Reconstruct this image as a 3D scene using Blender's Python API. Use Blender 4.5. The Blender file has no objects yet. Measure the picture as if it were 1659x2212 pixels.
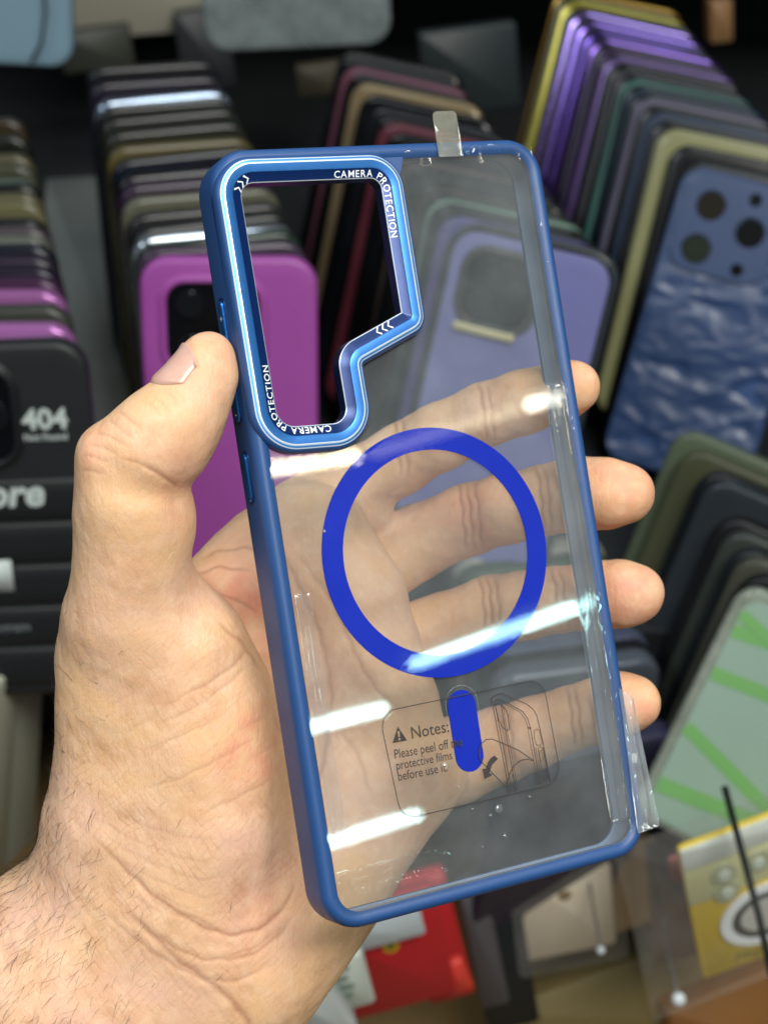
import bpy, bmesh, math, random
import numpy as np
from mathutils import Matrix, Vector
from mathutils.geometry import delaunay_2d_cdt
random.seed(7); RNG = np.random.default_rng(7)
SC = bpy.context.scene
COL = SC.collection

# ------------------------------------------------------------------ camera
# image units below: the photograph at 1659 x 2212; focal length in the same units
UW, UH = 1659.0, 2212.0
FU = 4200.0 * UW / 2000.0
PITCH = math.radians(33.5)
CAM_Z = 1.45
sp, cp = math.sin(PITCH), math.cos(PITCH)
CAM = Matrix(((1, 0, 0, 0), (0, sp, -cp, 0), (0, cp, sp, CAM_Z), (0, 0, 0, 1)))   # camera to world
cam_d = bpy.data.cameras.new('camera')
cam_o = bpy.data.objects.new('camera', cam_d); COL.objects.link(cam_o)
cam_o.matrix_world = CAM
cam_d.sensor_fit = 'HORIZONTAL'; cam_d.sensor_width = 36.0
cam_d.lens = 36.0 * FU / UW
cam_d.clip_start = 0.02; cam_d.clip_end = 50
cam_d.dof.use_dof = True
cam_d.dof.focus_distance = 0.347
cam_d.dof.aperture_fstop = cam_d.lens / 3.3       # a 3.3 mm wide opening
SC.camera = cam_o

# ------------------------------------------------------------------ world, exposure
world = bpy.data.worlds.new('World'); SC.world = world; world.use_nodes = True
bg = world.node_tree.nodes['Background']
bg.inputs[0].default_value = (0.78, 0.92, 1.0, 1); bg.inputs[1].default_value = 0.075
SC.view_settings.view_transform = 'Standard'; SC.view_settings.look = 'None'
SC.view_settings.exposure = 0.0; SC.view_settings.gamma = 1.0
SC.view_settings.use_curve_mapping = False
SC.cycles.use_denoising = True
SC.cycles.max_bounces = 6; SC.cycles.transparent_max_bounces = 20
SC.cycles.transmission_bounces = 6; SC.cycles.caustics_reflective = False; SC.cycles.caustics_refractive = False
SC.cycles.sample_clamp_indirect = 6.0

def area(name, loc, target, sx, sy, power, col):
    l = bpy.data.lights.new(name, 'AREA'); l.shape = 'RECTANGLE'; l.size = sx; l.size_y = sy
    l.energy = power; l.color = col
    o = bpy.data.objects.new(name, l); COL.objects.link(o)
    o.location = loc
    o.rotation_euler = (Vector(target) - Vector(loc)).to_track_quat('-Z', 'Y').to_euler()
    return o
CEIL = CAM_Z + 1.30
area('added_soft_light', (0.55, -0.62, CEIL), (0.0, 0.3, 1.2), 1.2, 0.6, 46, (1.0, 0.985, 0.92))  # unseen panel added as the main soft light from the front
area('added_soft_light', (0.15, 0.62, CEIL), (0.05, 0.6, 1.0), 1.2, 0.3, 8, (0.88, 0.97, 1.0))  # unseen panel added to light the tops of the stacks
area('added_soft_light', (-1.2, -0.35, CEIL), (0.0, 0.35, 1.2), 1.2, 0.4, 15, (0.86, 0.95, 1.0))  # unseen panel added as fill for the hand's left side

# ------------------------------------------------------------------ helpers
def tag(o, label=None, cat=None, group=None, kind=None):
    if label: o['label'] = label
    if cat: o['category'] = cat
    if group: o['group'] = group
    if kind: o['kind'] = kind
    return o

def empty(name, mat=None, loc=None):
    o = bpy.data.objects.new(name, None); o.empty_display_size = 0.01; COL.objects.link(o)
    if mat is not None: o.matrix_world = mat
    if loc is not None: o.location = loc
    return o

def mesh_obj(name, V, F, mat, parent=None, smooth=True, matrix=None):
    me = bpy.data.meshes.new(name)
    me.from_pydata([tuple(map(float, v)) for v in V], [], [tuple(map(int, f)) for f in F])
    if smooth:
        me.polygons.foreach_set('use_smooth', [True] * len(me.polygons))
    me.update()
    if mat: me.materials.append(mat)
    o = bpy.data.objects.new(name, me); COL.objects.link(o)
    if parent is not None: o.parent = parent
    if matrix is not None: o.matrix_local = matrix
    return o

def sharpen(o, deg=40):
    o.data.set_sharp_from_angle(angle=math.radians(deg)); return o

MATS = {}
def mat_base(name):
    m = bpy.data.materials.new(name); m.use_nodes = True
    nt = m.node_tree; b = nt.nodes['Principled BSDF']
    MATS[name] = m
    return m, nt, b

def pmat(name, col, rough=0.5, metal=0.0, spec=0.5, var=0.06, scale=60.0, bump=0.0, bscale=900.0, coat=0.0, alpha=None, sheen=0.0):
    """principled material with fine procedural colour and roughness variation"""
    if name in MATS: return MATS[name]
    m, nt, b = mat_base(name); N = nt.nodes; L = nt.links
    tc = N.new('ShaderNodeTexCoord')
    nz = N.new('ShaderNodeTexNoise'); nz.inputs['Scale'].default_value = scale; nz.inputs['Detail'].default_value = 5
    L.new(tc.outputs['Object'], nz.inputs['Vector'])
    mx = N.new('ShaderNodeMix'); mx.data_type = 'RGBA'
    mx.inputs['A'].default_value = (*[max(0, c * (1 - var)) for c in col], 1)
    mx.inputs['B'].default_value = (*[min(1, c * (1 + var)) for c in col], 1)
    L.new(nz.outputs['Fac'], mx.inputs['Factor']); L.new(mx.outputs['Result'], b.inputs['Base Color'])
    mr = N.new('ShaderNodeMapRange'); mr.inputs['To Min'].default_value = max(0.02, rough * 0.85); mr.inputs['To Max'].default_value = min(1, rough * 1.15)
    L.new(nz.outputs['Fac'], mr.inputs['Value']); L.new(mr.outputs['Result'], b.inputs['Roughness'])
    b.inputs['Metallic'].default_value = metal
    b.inputs['Specular IOR Level'].default_value = spec
    b.inputs['Coat Weight'].default_value = coat
    if alpha is not None: b.inputs['Alpha'].default_value = alpha
    if bump:
        n2 = N.new('ShaderNodeTexNoise'); n2.inputs['Scale'].default_value = bscale; n2.inputs['Detail'].default_value = 3
        L.new(tc.outputs['Object'], n2.inputs['Vector'])
        bp = N.new('ShaderNodeBump'); bp.inputs['Strength'].default_value = bump; bp.inputs['Distance'].default_value = 0.0003
        L.new(n2.outputs['Fac'], bp.inputs['Height']); L.new(bp.outputs['Normal'], b.inputs['Normal'])
    return m

def clear_mat(name, tint=(0.97, 0.985, 0.98), ior=1.5, rough=0.03, haze=0.03, hazecol=(0.8, 0.85, 0.85), bump=0.0, bscale=120.0, boost=1.0):
    """thin clear plastic: see-through, Fresnel gloss, a pale haze for dust and painted reflections"""
    if name in MATS: return MATS[name]
    m, nt, b = mat_base(name); N = nt.nodes; L = nt.links
    N.remove(b); out = N['Material Output']
    tr = N.new('ShaderNodeBsdfTransparent'); tr.inputs[0].default_value = (*tint, 1)
    gl = N.new('ShaderNodeBsdfGlossy'); gl.inputs['Roughness'].default_value = rough
    df = N.new('ShaderNodeBsdfDiffuse'); df.inputs[0].default_value = (*hazecol, 1)
    fr = N.new('ShaderNodeFresnel')                     # same reflectance from both sides of the thin sheet
    ge = N.new('ShaderNodeNewGeometry'); mi = N.new('ShaderNodeMapRange')
    mi.inputs['To Min'].default_value = ior; mi.inputs['To Max'].default_value = 1.0 / ior
    L.new(ge.outputs['Backfacing'], mi.inputs['Value']); L.new(mi.outputs['Result'], fr.inputs['IOR'])
    tc = N.new('ShaderNodeTexCoord')
    nz = N.new('ShaderNodeTexNoise'); nz.inputs['Scale'].default_value = 45; nz.inputs['Detail'].default_value = 6; nz.inputs['Roughness'].default_value = 0.65
    L.new(tc.outputs['Object'], nz.inputs['Vector'])
    mh = N.new('ShaderNodeMapRange'); mh.inputs['From Min'].default_value = 0.3; mh.inputs['From Max'].default_value = 0.75
    mh.inputs['To Min'].default_value = haze * 0.6; mh.inputs['To Max'].default_value = haze * 1.5
    L.new(nz.outputs['Fac'], mh.inputs['Value'])
    m1 = N.new('ShaderNodeMixShader'); L.new(mh.outputs['Result'], m1.inputs['Fac'])
    L.new(tr.outputs[0], m1.inputs[1]); L.new(df.outputs[0], m1.inputs[2])
    m2 = N.new('ShaderNodeMixShader')
    mb = N.new('ShaderNodeMath'); mb.operation = 'MULTIPLY'; mb.inputs[1].default_value = boost; mb.use_clamp = True
    L.new(fr.outputs[0], mb.inputs[0]); L.new(mb.outputs[0], m2.inputs['Fac'])
    L.new(m1.outputs[0], m2.inputs[1]); L.new(gl.outputs[0], m2.inputs[2])
    if bump:
        n2 = N.new('ShaderNodeTexNoise'); n2.inputs['Scale'].default_value = bscale; n2.inputs['Detail'].default_value = 2
        L.new(tc.outputs['Object'], n2.inputs['Vector'])
        bp = N.new('ShaderNodeBump'); bp.inputs['Strength'].default_value = bump; bp.inputs['Distance'].default_value = 0.001
        L.new(n2.outputs['Fac'], bp.inputs['Height']); L.new(bp.outputs['Normal'], gl.inputs['Normal'])
    L.new(m2.outputs[0], out.inputs['Surface'])
    return m

def srgb(r, g, b):
    f = lambda c: ((c / 255 + 0.055) / 1.055) ** 2.4 if c > 10 else c / 255 / 12.92
    return (f(r), f(g), f(b))

def rpoly(pts, rad, off=0.0, seg=10):
    """rounded polygon; pts counter-clockwise, off moves every edge inward; corner fillets stay concentric"""
    n = len(pts); P = [Vector((p[0], p[1])) for p in pts]
    if not isinstance(rad, (list, tuple)): rad = [rad] * n
    out = []
    for i in range(n):
        a, b, c = P[i - 1], P[i], P[(i + 1) % n]
        d1 = (b - a).normalized(); d2 = (c - b).normalized()
        n1 = Vector((-d1.y, d1.x)); n2 = Vector((-d2.y, d2.x))           # inward normals (ccw)
        cr = d1.x * d2.y - d1.y * d2.x
        # offset corner
        A = b + n1 * off; B = b + n2 * off
        t = ((B - A).x * d2.y - (B - A).y * d2.x) / cr
        q = A + d1 * t
        r = rad[i] - off if cr > 0 else rad[i] + off
        r = max(r, 0.02)
        ang = math.acos(max(-1, min(1, d1.dot(d2))))
        tl = r * math.tan(ang / 2)
        s = q - d1 * tl
        nn = n1 if cr > 0 else -n1
        ctr = s + nn * r
        a0 = math.atan2(-nn.y, -nn.x)
        for k in range(seg + 1):
            th = a0 + (ang if cr > 0 else -ang) * k / seg
            out.append((ctr.x + r * math.cos(th), ctr.y + r * math.sin(th)))
    return out

def loft(loops, closed_profile=False, cap0=False, cap1=False):
    """loops: list of equal-length 3d loops -> V,F"""
    n = len(loops[0]); V = [p for l in loops for p in l]; F = []
    m = len(loops)
    for j in range(m if closed_profile else m - 1):
        j2 = (j + 1) % m
        for i in range(n):
            i2 = (i + 1) % n
            F.append((j * n + i, j * n + i2, j2 * n + i2, j2 * n + i))
    if cap0: F.append(tuple(range(n))[::-1])
    if cap1: F.append(tuple((m - 1) * n + i for i in range(n)))
    return V, F

def sweep(pts, rad, profile, seg=10, closed=True, s=0.001, cap0=False, cap1=False):
    loops = [[(x * s, y * s, z * s) for x, y in rpoly(pts, rad, o, seg)] for o, z in profile]
    return loft(loops, closed, cap0, cap1)

def rect_pts(w, h, cx=0, cy=0):
    return [(cx - w / 2, cy - h / 2), (cx + w / 2, cy - h / 2), (cx + w / 2, cy + h / 2), (cx - w / 2, cy + h / 2)]

def inpoly(pts, x, y):
    c = False; j = len(pts) - 1
    for i in range(len(pts)):
        xi, yi = pts[i]; xj, yj = pts[j]
        if (yi > y) != (yj > y) and x < (xj - xi) * (y - yi) / (yj - yi) + xi: c = not c
        j = i
    return c

def sheet(outer, holes=(), step=None, zf=None, s=0.001):
    """triangulated sheet of a polygon with holes; interior points on a grid when step is given; z = zf(x, y)"""
    V = [Vector(p) for p in outer]; E = [(i, (i + 1) % len(outer)) for i in range(len(outer))]
    for h in holes:
        k = len(V); V += [Vector(p) for p in h]; E += [(k + i, k + (i + 1) % len(h)) for i in range(len(h))]
    if step:
        xs = [p[0] for p in outer]; ys = [p[1] for p in outer]
        y = min(ys) + step * 0.5; r = 0
        while y < max(ys):
            x = min(xs) + step * (0.25 if r % 2 else 0.75)
            while x < max(xs):
                if inpoly(outer, x, y) and not any(inpoly(h, x, y) for h in holes): V.append(Vector((x, y)))
                x += step
            y += step; r += 1
    vo, eo, fo, *_ = delaunay_2d_cdt(V, E, [], 0, 1e-6)
    VV = [(v.x * s, v.y * s, (zf(v.x, v.y) if zf else 0) * s) for v in vo]
    FF = []
    for f in fo:
        cx = sum(vo[i].x for i in f) / len(f); cy = sum(vo[i].y for i in f) / len(f)
        if inpoly(outer, cx, cy) and not any(inpoly(h, cx, cy) for h in holes): FF.append(tuple(f))
    return VV, FF

def slab(outer, holes, z0, z1, s=0.001):
    """solid flat plate between z0 and z1"""
    V, F = sheet(outer, holes, s=s)
    n = len(V); V2 = [(x, y, z1 * s) for x, y, _ in V] + [(x, y, z0 * s) for x, y, _ in V]
    FF = list(F) + [tuple(n + i for i in f[::-1]) for f in F]
    ec = {}
    for f in F:
        for i in range(len(f)):
            e = (f[i], f[(i + 1) % len(f)]); ec[e] = 1
    for (a, b) in ec:
        if (b, a) not in ec: FF.append((a, n + a, n + b, b))
    return V2, FF

def tube(path, r, sides=8, s=1.0, taper=None, close=False):
    V = []; F = []; n = len(path)
    P = [Vector(p) for p in path]
    up = Vector((0.13, 0.22, 0.97))
    for i, p in enumerate(P):
        d = (P[min(i + 1, n - 1)] - P[max(i - 1, 0)]).normalized()
        a = d.cross(up)
        if a.length < 1e-4: a = d.cross(Vector((1, 0, 0)))
        a.normalize(); b = d.cross(a)
        rr = r if taper is None else r * taper[i]
        for k in range(sides):
            t = 2 * math.pi * k / sides
            V.append(tuple((p + a * rr * math.cos(t) + b * rr * math.sin(t)) * s))
    for i in range(n - 1):
        for k in range(sides):
            k2 = (k + 1) % sides
            F.append((i * sides + k, i * sides + k2, (i + 1) * sides + k2, (i + 1) * sides + k))
    if close:
        F.append(tuple(range(sides))[::-1]); F.append(tuple((n - 1) * sides + k for k in range(sides)))
    return V, F

def ribbon(path, w, z=0.0, closed=False):
    """flat line of width w along a 2d path (mm)"""
    P = [Vector((p[0], p[1])) for p in path]; n = len(P); V = []; F = []
    for i in range(n):
        a = P[i - 1] if (i > 0 or closed) else P[i]; b = P[(i + 1) % n] if (i < n - 1 or closed) else P[i]
        d = (b - a).normalized(); nn = Vector((-d.y, d.x)) * w / 2
        V += [(P[i].x + nn.x, P[i].y + nn.y, z), (P[i].x - nn.x, P[i].y - nn.y, z)]
    for i in range(n if closed else n - 1):
        j = (i + 1) % n
        F.append((2 * i, 2 * i + 1, 2 * j + 1, 2 * j))
    return V, F

def merge(parts):
    V = []; F = []
    for v, f in parts:
        k = len(V); V += list(v); F += [tuple(k + i for i in q) for q in f]
    return V, F

_txt = {}
def text_mesh(body, size=1.0, align='LEFT', shear=0.0, bold=0.0, spacing=1.0):
    """flat mesh of lettering, height unit = size"""
    cu = bpy.data.curves.new('t', 'FONT'); cu.body = body; cu.size = size; cu.align_x = align
    cu.shear = shear; cu.offset = bold; cu.resolution_u = 3; cu.space_character = spacing
    o = bpy.data.objects.new('t', cu); COL.objects.link(o)
    dg = bpy.context.evaluated_depsgraph_get(); dg.update()
    me = o.evaluated_get(dg).to_mesh()
    V = [tuple(v.co) for v in me.vertices]; F = [tuple(p.vertices) for p in me.polygons]
    bpy.data.objects.remove(o); bpy.data.curves.remove(cu)
    return V, F

def xf(VF, fn):
    return [fn(*v) for v in VF[0]], VF[1]

# ------------------------------------------------------------------ where a pixel points
def P(u, v, D):
    """image point at depth D (mm) -> camera space, mm"""
    return np.array([(u - UW / 2) / FU * D, (UH / 2 - v) / FU * D, -D])

# the held case: pose in camera space (mm), x along its width, y up its length, z out of its back
CASE_R = np.array([[0.89554545, -0.15324752, 0.41774819], [0.13170823, 0.98804639, 0.08010794], [-0.42503093, -0.01671942, 0.9050244]])
CASE_T = np.array([12.1086, -0.9142, -355.611])
CASE_M = CAM @ Matrix([list(CASE_R[i]) + [CASE_T[i] * 0.001] for i in range(3)] + [[0, 0, 0, 1]])
def pl(u, v, z=0.0):
    """image point -> case coordinates (x, y) on the plane z"""
    d = np.array([(u - UW / 2) / FU, (UH / 2 - v) / FU, -1.0])
    n = CASE_R[:, 2]; o = CASE_T + n * z
    X = d * ((n @ o) / (n @ d))
    l = CASE_R.T @ (X - CASE_T)
    return (float(l[0]), float(l[1]))

# ------------------------------------------------------------------ ceiling tubes (their mirror images streak the film)
def tube_lamp(p0, p1, col, power, label):
    def hit(q):
        d = np.array([(q[0] - UW / 2) / FU, (UH / 2 - q[1]) / FU, -1.0]); n = CASE_R[:, 2]
        X = d * ((n @ CASE_T) / (n @ d)); d /= np.linalg.norm(d); r = d - 2 * (d @ n) * n
        Xw = CAM @ Vector(X * 0.001); rw = CAM.to_3x3() @ Vector(r)
        return Xw + rw * ((CEIL - 0.06 - Xw.z) / rw.z)
    a, b = hit(p0), hit(p1)
    root = empty('tube_lamp', loc=(a + b) / 2); tag(root, label, 'lamp', 'ceiling tube lamps')
    m, nt, bs = mat_base('tube_glow_' + label)
    bs.inputs['Base Color'].default_value = (0.9, 0.9, 0.9, 1)
    bs.inputs['Emission Color'].default_value = (*col, 1); bs.inputs['Emission Strength'].default_value = power
    d = (b - a) / 2
    V, F = tube([-d, -d * 0.5, d * 0.0, d * 0.5, d], 0.0100, 12, close=True)
    mesh_obj('tube', V, F, m, root)
    V, F = tube([-d * 1.04 + Vector((0, 0, .035)), d * 1.04 + Vector((0, 0, .035))], 0.018, 6, close=True)
    mesh_obj('fitting', V, F, pmat('lamp_fitting', (.7, .7, .7), .4), root)

tube_lamp((560, 1014), (772, 983), (1.0, 0.90, 0.62), 34, 'warm white ceiling tube mirrored below the camera frame')
tube_lamp((800, 976), (1120, 884), (1.0, 0.88, 0.60), 3.5, 'dim warm ceiling tube mirrored across the top of the ring')
tube_lamp((1142, 874), (1240, 850), (1.0, 0.95, 0.80), 30, 'short warm white ceiling tube mirrored right of the ring top')
tube_lamp((885, 1440), (1300, 1294), (0.55, 1.0, 0.98), 46, 'cool white ceiling tube mirrored across the foot of the ring')
tube_lamp((640, 1580), (832, 1530), (0.62, 1.0, 1.0), 42, 'short cool ceiling tube mirrored left of the printed notes')
tube_lamp((660, 1842), (905, 1762), (0.62, 1.0, 1.0), 38, 'farthest cool ceiling tube mirrored below the printed notes')

# ------------------------------------------------------------------ the held case
CW, CH, CR_ = 81.5, 167.5, 8.5
case = empty('phone_case', CASE_M)
tag(case, 'clear phone case with matte blue bumper and camera frame, held in the hand', 'phone case')
M_blue = pmat('matte_blue_tpu', srgb(38, 76, 130), 0.44, 0, 0.5, 0.04, 900, 0.05, 6000)
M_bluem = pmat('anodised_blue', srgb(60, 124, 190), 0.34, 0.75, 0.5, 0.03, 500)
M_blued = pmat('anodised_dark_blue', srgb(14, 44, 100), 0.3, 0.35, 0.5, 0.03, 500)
M_bright = pmat('painted_edge_glint', srgb(226, 238, 250), 0.25, 0.3, 0.5, 0.02, 500)  # near-white colour paints the light mirrored along the frame's chamfers
M_white = pmat('white_print', srgb(236, 240, 244), 0.5, 0, 0.5, 0.02)
M_ring = pmat('royal_blue_print', srgb(0, 36, 172), 0.45, 0, 0.12, 0.10, 90)
M_plate = clear_mat('clear_acrylic', (0.965, 0.975, 0.97), 1.49, 0.012, 0.045, (0.80, 0.88, 0.92))  # pale haze also stands in for a cool veil of reflections
M_film = clear_mat('clear_film', (0.985, 0.985, 0.98), 1.5, 0.02, 0.008, (0.84, 0.90, 0.92), 0.004, 40.0, 1.2)
M_print = pmat('grey_print', srgb(58, 54, 54), 0.7, 0, 0.3, 0.05)

prof = [(3.6, -0.35), (2.9, 0.15), (1.9, 0.4), (1.2, 0.25), (0.55, -0.35), (0.15, -1.2), (0, -2.2), (0, -8.6), (0.15, -9.8), (0.5, -10.7), (1.1, -11.2),
        (1.9, -11.2), (2.4, -10.6), (2.3, -9.9), (1.7, -9.2), (1.6, -3.0), (1.9, -2.0), (3.6, -1.7)]
V, F = sweep(rect_pts(CW, CH), CR_, prof[:14], 12, closed=False)
o = mesh_obj('bumper', V, F, M_blue, case)
V, F = sweep(rect_pts(CW, CH), CR_, prof[13:] + [prof[0]], 12, closed=False)
mesh_obj('inner_wall', V, F, pmat('lightened_inner', srgb(132, 152, 182), 0.3, 0, 0.5, 0.04, 200), case)  # inner wall coloured paler to imitate light reflected by the plate's bevel
def recalc(o):
    bm = bmesh.new(); bm.from_mesh(o.data); bmesh.ops.recalc_face_normals(bm, faces=bm.faces[:]); bm.to_mesh(o.data); bm.free(); return o
recalc(o)

# camera outline (bright edge line), counter-clockwise in case coordinates
ZB = 2.0
A, B_, C_, D_, E_, G_ = [pl(*q, ZB) for q in ((473.5, 353), (854, 340), (911, 697), (772, 776), (801, 949), (573, 967))]
cam_pts = [A, G_, E_, D_, C_, B_]; cam_rad = [7.2, 8.2, 7.6, 2.2, 3.2, 6.6]
ixL, ixR, iyT, iyB = -CW / 2 + 3.4, CW / 2 - 3.4, CH / 2 - 3.4, -CH / 2 + 3.4
# clear window: inside of the bumper minus the blue web left of and above the camera frame
camo = rpoly(cam_pts, cam_rad, -0.6, 8)
yl = pl(536, 905)[1]; xt = pl(872, 338)[0]
gx = pl(560, 905, 0)[0]
ncor = 9
segs = [camo[i * ncor:(i + 1) * ncor] for i in range(6)]      # arcs at A, G, E, D, C, B
cornr = lambda cx, cy, r, a0, a1, n=8: [(cx + r * math.cos(math.radians(a0 + (a1 - a0) * k / n)), cy + r * math.sin(math.radians(a0 + (a1 - a0) * k / n))) for k in range(n + 1)]
r_in = CR_ - 3.4
Bend = segs[5][0]
window = cornr(ixL + r_in, iyB + r_in, r_in, 180, 270) + cornr(ixR - r_in, iyB + r_in, r_in, 270, 360) + cornr(ixR - r_in, iyT - r_in, r_in, 0, 90)
window += [(xt, iyT), (xt - 0.3, iyT - 0.8), (Bend[0] + 0.9, iyT - 4.2), (Bend[0] + 0.3, Bend[1] + 0.2)] + [Bend]
window += segs[4][::-1] + segs[3][::-1] + segs[2][::-1]
gl_ = segs[1][::-1]
window += [p for p in gl_ if p[1] < yl - 2.0]
window += [(ixL + 2.2, yl - 2.6), (ixL + 1.0, yl - 0.6), (ixL, yl + 0.4)]
V, F = slab(window, [], -1.5, -0.55)
plate = mesh_obj('back_plate', V, F, M_plate, case, smooth=False)
# blue web
hole = rpoly(cam_pts, cam_rad, 2.4, 8)
webo = [(ixL - .4, yl + 0.4), (ixL + 1.0, yl - 0.6), (ixL + 2.2, yl - 2.6), (segs[1][3][0] + 1.2, segs[1][3][1] + 0.6)]
cin = rpoly(cam_pts, cam_rad, 0.9, 8); cs = [cin[i * ncor:(i + 1) * ncor] for i in range(6)]
webo = [(ixL - .4, yl + 0.4), (ixL + 1.0, yl - 0.6), (ixL + 2.2, yl - 2.6)] + [p for p in cs[1] if p[1] < yl - 1.5] + cs[2] + cs[3] + cs[4] + [(Bend[0] + 0.3, Bend[1] + 0.2), (Bend[0] + 0.9, iyT - 4.2), (xt - 0.3, iyT - 0.8), (xt, iyT + .4)] + cornr(ixL + r_in, iyT - r_in, r_in + .4, 90, 180)
V, F = slab(webo, [hole], -1.6, -0.15)
mesh_obj('camera_web', V, F, M_blue, case, smooth=False)

# metal camera frame
fr = empty('camera_frame'); fr.parent = case
def band(name, prof, m, parent=fr):
    V, F = sweep(cam_pts, cam_rad, prof, 14, closed=False)
    o = mesh_obj(name, V, F, m, parent); return o
M_bmat = pmat('matte_blue_metal', srgb(44, 104, 172), 0.3, 0.6, 0.5, 0.03, 900)
band('outer_wall', [(-1.75, -0.3), (-1.7, 0.5), (-1.45, 1.2), (-1.1, 1.6), (-0.85, 1.72)], M_blue)
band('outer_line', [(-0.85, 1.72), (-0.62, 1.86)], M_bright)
band('groove', [(-0.62, 1.86), (-0.2, 1.9)], M_bluem)
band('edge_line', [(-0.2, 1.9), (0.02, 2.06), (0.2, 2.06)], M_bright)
band('top_face', [(0.2, 2.06), (0.4, 2.04), (1.75, 2.04), (1.95, 1.98)], M_bmat)
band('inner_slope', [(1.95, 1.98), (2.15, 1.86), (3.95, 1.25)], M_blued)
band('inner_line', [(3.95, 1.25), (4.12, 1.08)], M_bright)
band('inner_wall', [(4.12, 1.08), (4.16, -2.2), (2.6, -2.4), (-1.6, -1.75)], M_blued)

# lettering on the inner slope
slope_mid = rpoly(cam_pts, cam_rad, 3.05, 14)
def path_at(path, sdist):
    n = len(path); acc = 0
    for i in range(n):
        a = Vector(path[i]); b = Vector(path[(i + 1) % n]); l = (b - a).length
        if acc + l >= sdist: return a + (b - a) * ((sdist - acc) / max(l, 1e-9)), (b - a).normalized()
        acc += l
    return Vector(path[0]), (Vector(path[1]) - Vector(path[0])).normalized()
def near_s(path, q):
    best = (1e9, 0); acc = 0; n = len(path); q = Vector(q)
    for i in range(n):
        a = Vector(path[i]); b = Vector(path[(i + 1) % n]); l = (b - a).length
        if l > 1e-9:
            t = max(0, min(1, (q - a).dot(b - a) / l / l)); d = (a + (b - a) * t - q).length
            if d < best[0]: best = (d, acc + t * l)
        acc += l
    return best[1]
def on_slope(path, s, dx, dy):
    """point on the slope: dx along the path against its direction (clockwise reading), dy up the slope"""
    p, t = path_at(path, s - dx)
    inw = Vector((-t.y, t.x))
    L = math.hypot(1.8, .61); k = dy / L
    q = p - inw * 1.8 * k
    return (q.x * .001, q.y * .001, (1.555 + .61 * k + 0.05) * .001)
def word_on_slope(word, q0, size, name, adv=1.0):
    s0 = near_s(slope_mid, pl(*q0, 1.55)); parts = []; x = 0
    for ch in word:
        if ch == ' ': x += size * 0.42; continue
        V, F = text_mesh(ch, size, bold=0.02)
        xs = [v[0] for v in V]; w = max(xs)
        parts.append(([on_slope(slope_mid, s0, x + v[0], v[1] - size * 0.36) for v in V], F)); x += w + size * 0.10 * adv
    V, F = merge(parts)
    return mesh_obj(name, V, F, M_white, fr, smooth=False)
word_on_slope('CAMERA PROTECTION', (722, 382), 2.15, 'lettering')
word_on_slope('CAMERA PROTECTION', (716, 924), 2.15, 'lettering')
def chevrons(q0, n, name):
    s0 = near_s(slope_mid, pl(*q0, 1.55)); parts = []
    for k in range(n):
        V, F = ribbon([(-0.45 + 1.55 * k, 0.95), (0.35 + 1.55 * k, 0), (-0.45 + 1.55 * k, -0.95)], 0.34)
        parts.append(([on_slope(slope_mid, s0, v[0], v[1]) for v in V], F))
    V, F = merge(parts); mesh_obj(name, V, F, M_white, fr, smooth=False)
chevrons((524, 412), 3, 'chevron_print')
chevrons((846, 712), 3, 'chevron_print')

# magnet ring and bar
rc = (pl(947, 1192)[0], pl(947, 1192)[1])
def annulus(r0, r1, n=96): 
    V = [(rc[0] + r * math.cos(2 * math.pi * k / n), rc[1] + r * math.sin(2 * math.pi * k / n), 0) for r in (r0, r1) for k in range(n)]
    return V
o_ring = annulus(22.7, 27.6)
V, F = slab([v[:2] for v in o_ring[96:]], [[v[:2] for v in o_ring[:96]]], -0.5, -0.28)
mesh_obj('magnet_ring', V, F, M_ring, case, smooth=False)
p0 = pl(1001, 1495); p1 = pl(1014, 1664)
bl = (p0[1] - p1[1]); bcx = (p0[0] + p1[0]) / 2 
pill = rpoly(rect_pts(6.9, bl + 1.0, bcx, (p0[1] + p1[1]) / 2), 3.44, 0, 12)
V, F = slab(pill, [], -0.5, -0.28)
mesh_obj('magnet_bar', V, F, M_ring, case, smooth=False)
V, F = ribbon(rpoly(rect_pts(7.9, bl + 2.4, bcx, (p0[1] + p1[1]) / 2 + .3), 3.9, 0, 12), 0.16, -0.2, True)
mesh_obj('bubble_edge', [(x * .001, y * .001, z * .001) for x, y, z in V], F, clear_mat('bubble', rough=.1, haze=.12, boost=3), case, smooth=False)

# side buttons on the left wall
def side_button(name, ytop, ybot, mark=None):
    yc = (ytop + ybot) / 2; L = ytop - ybot
    b = empty(name); b.parent = case
    b.matrix_local = Matrix(((0, 0, -1, -CW / 2 * .001), (0, 1, 0, yc * .001), (1, 0, 0, -5.4 * .001), (0, 0, 0, 1)))   # local z points out of the wall
    pts = rect_pts(3.0, L)
    V, F = sweep(pts, 1.5, [(-0.5, -0.3), (-0.45, 0.25), (-0.1, 0.3), (0, -0.1)], 6, closed=False); mesh_obj('slot', V, F, M_blued, b)
    V, F = sweep(pts, 1.5, [(0.12, -0.2), (0.12, 0.35), (0.35, 0.62), (0.6, 0.66)], 6, closed=False, cap1=True)
    o = mesh_obj('key', V, F, pmat('button_metal', srgb(40, 120, 205), .25, .8), b); recalc(o); sharpen(o)
    for sy in (mark or ()):
        parts = [ribbon([(-.55, sy), (.55, sy)], .25, .70)]
        if sy > 0: parts.append(ribbon([(0, sy - .55), (0, sy + .55)], .25, .705))
        V, F = merge(parts); mesh_obj('mark', [(x * .001, y * .001, z * .001) for x, y, z in V], F, M_white, b, smooth=False)
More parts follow.
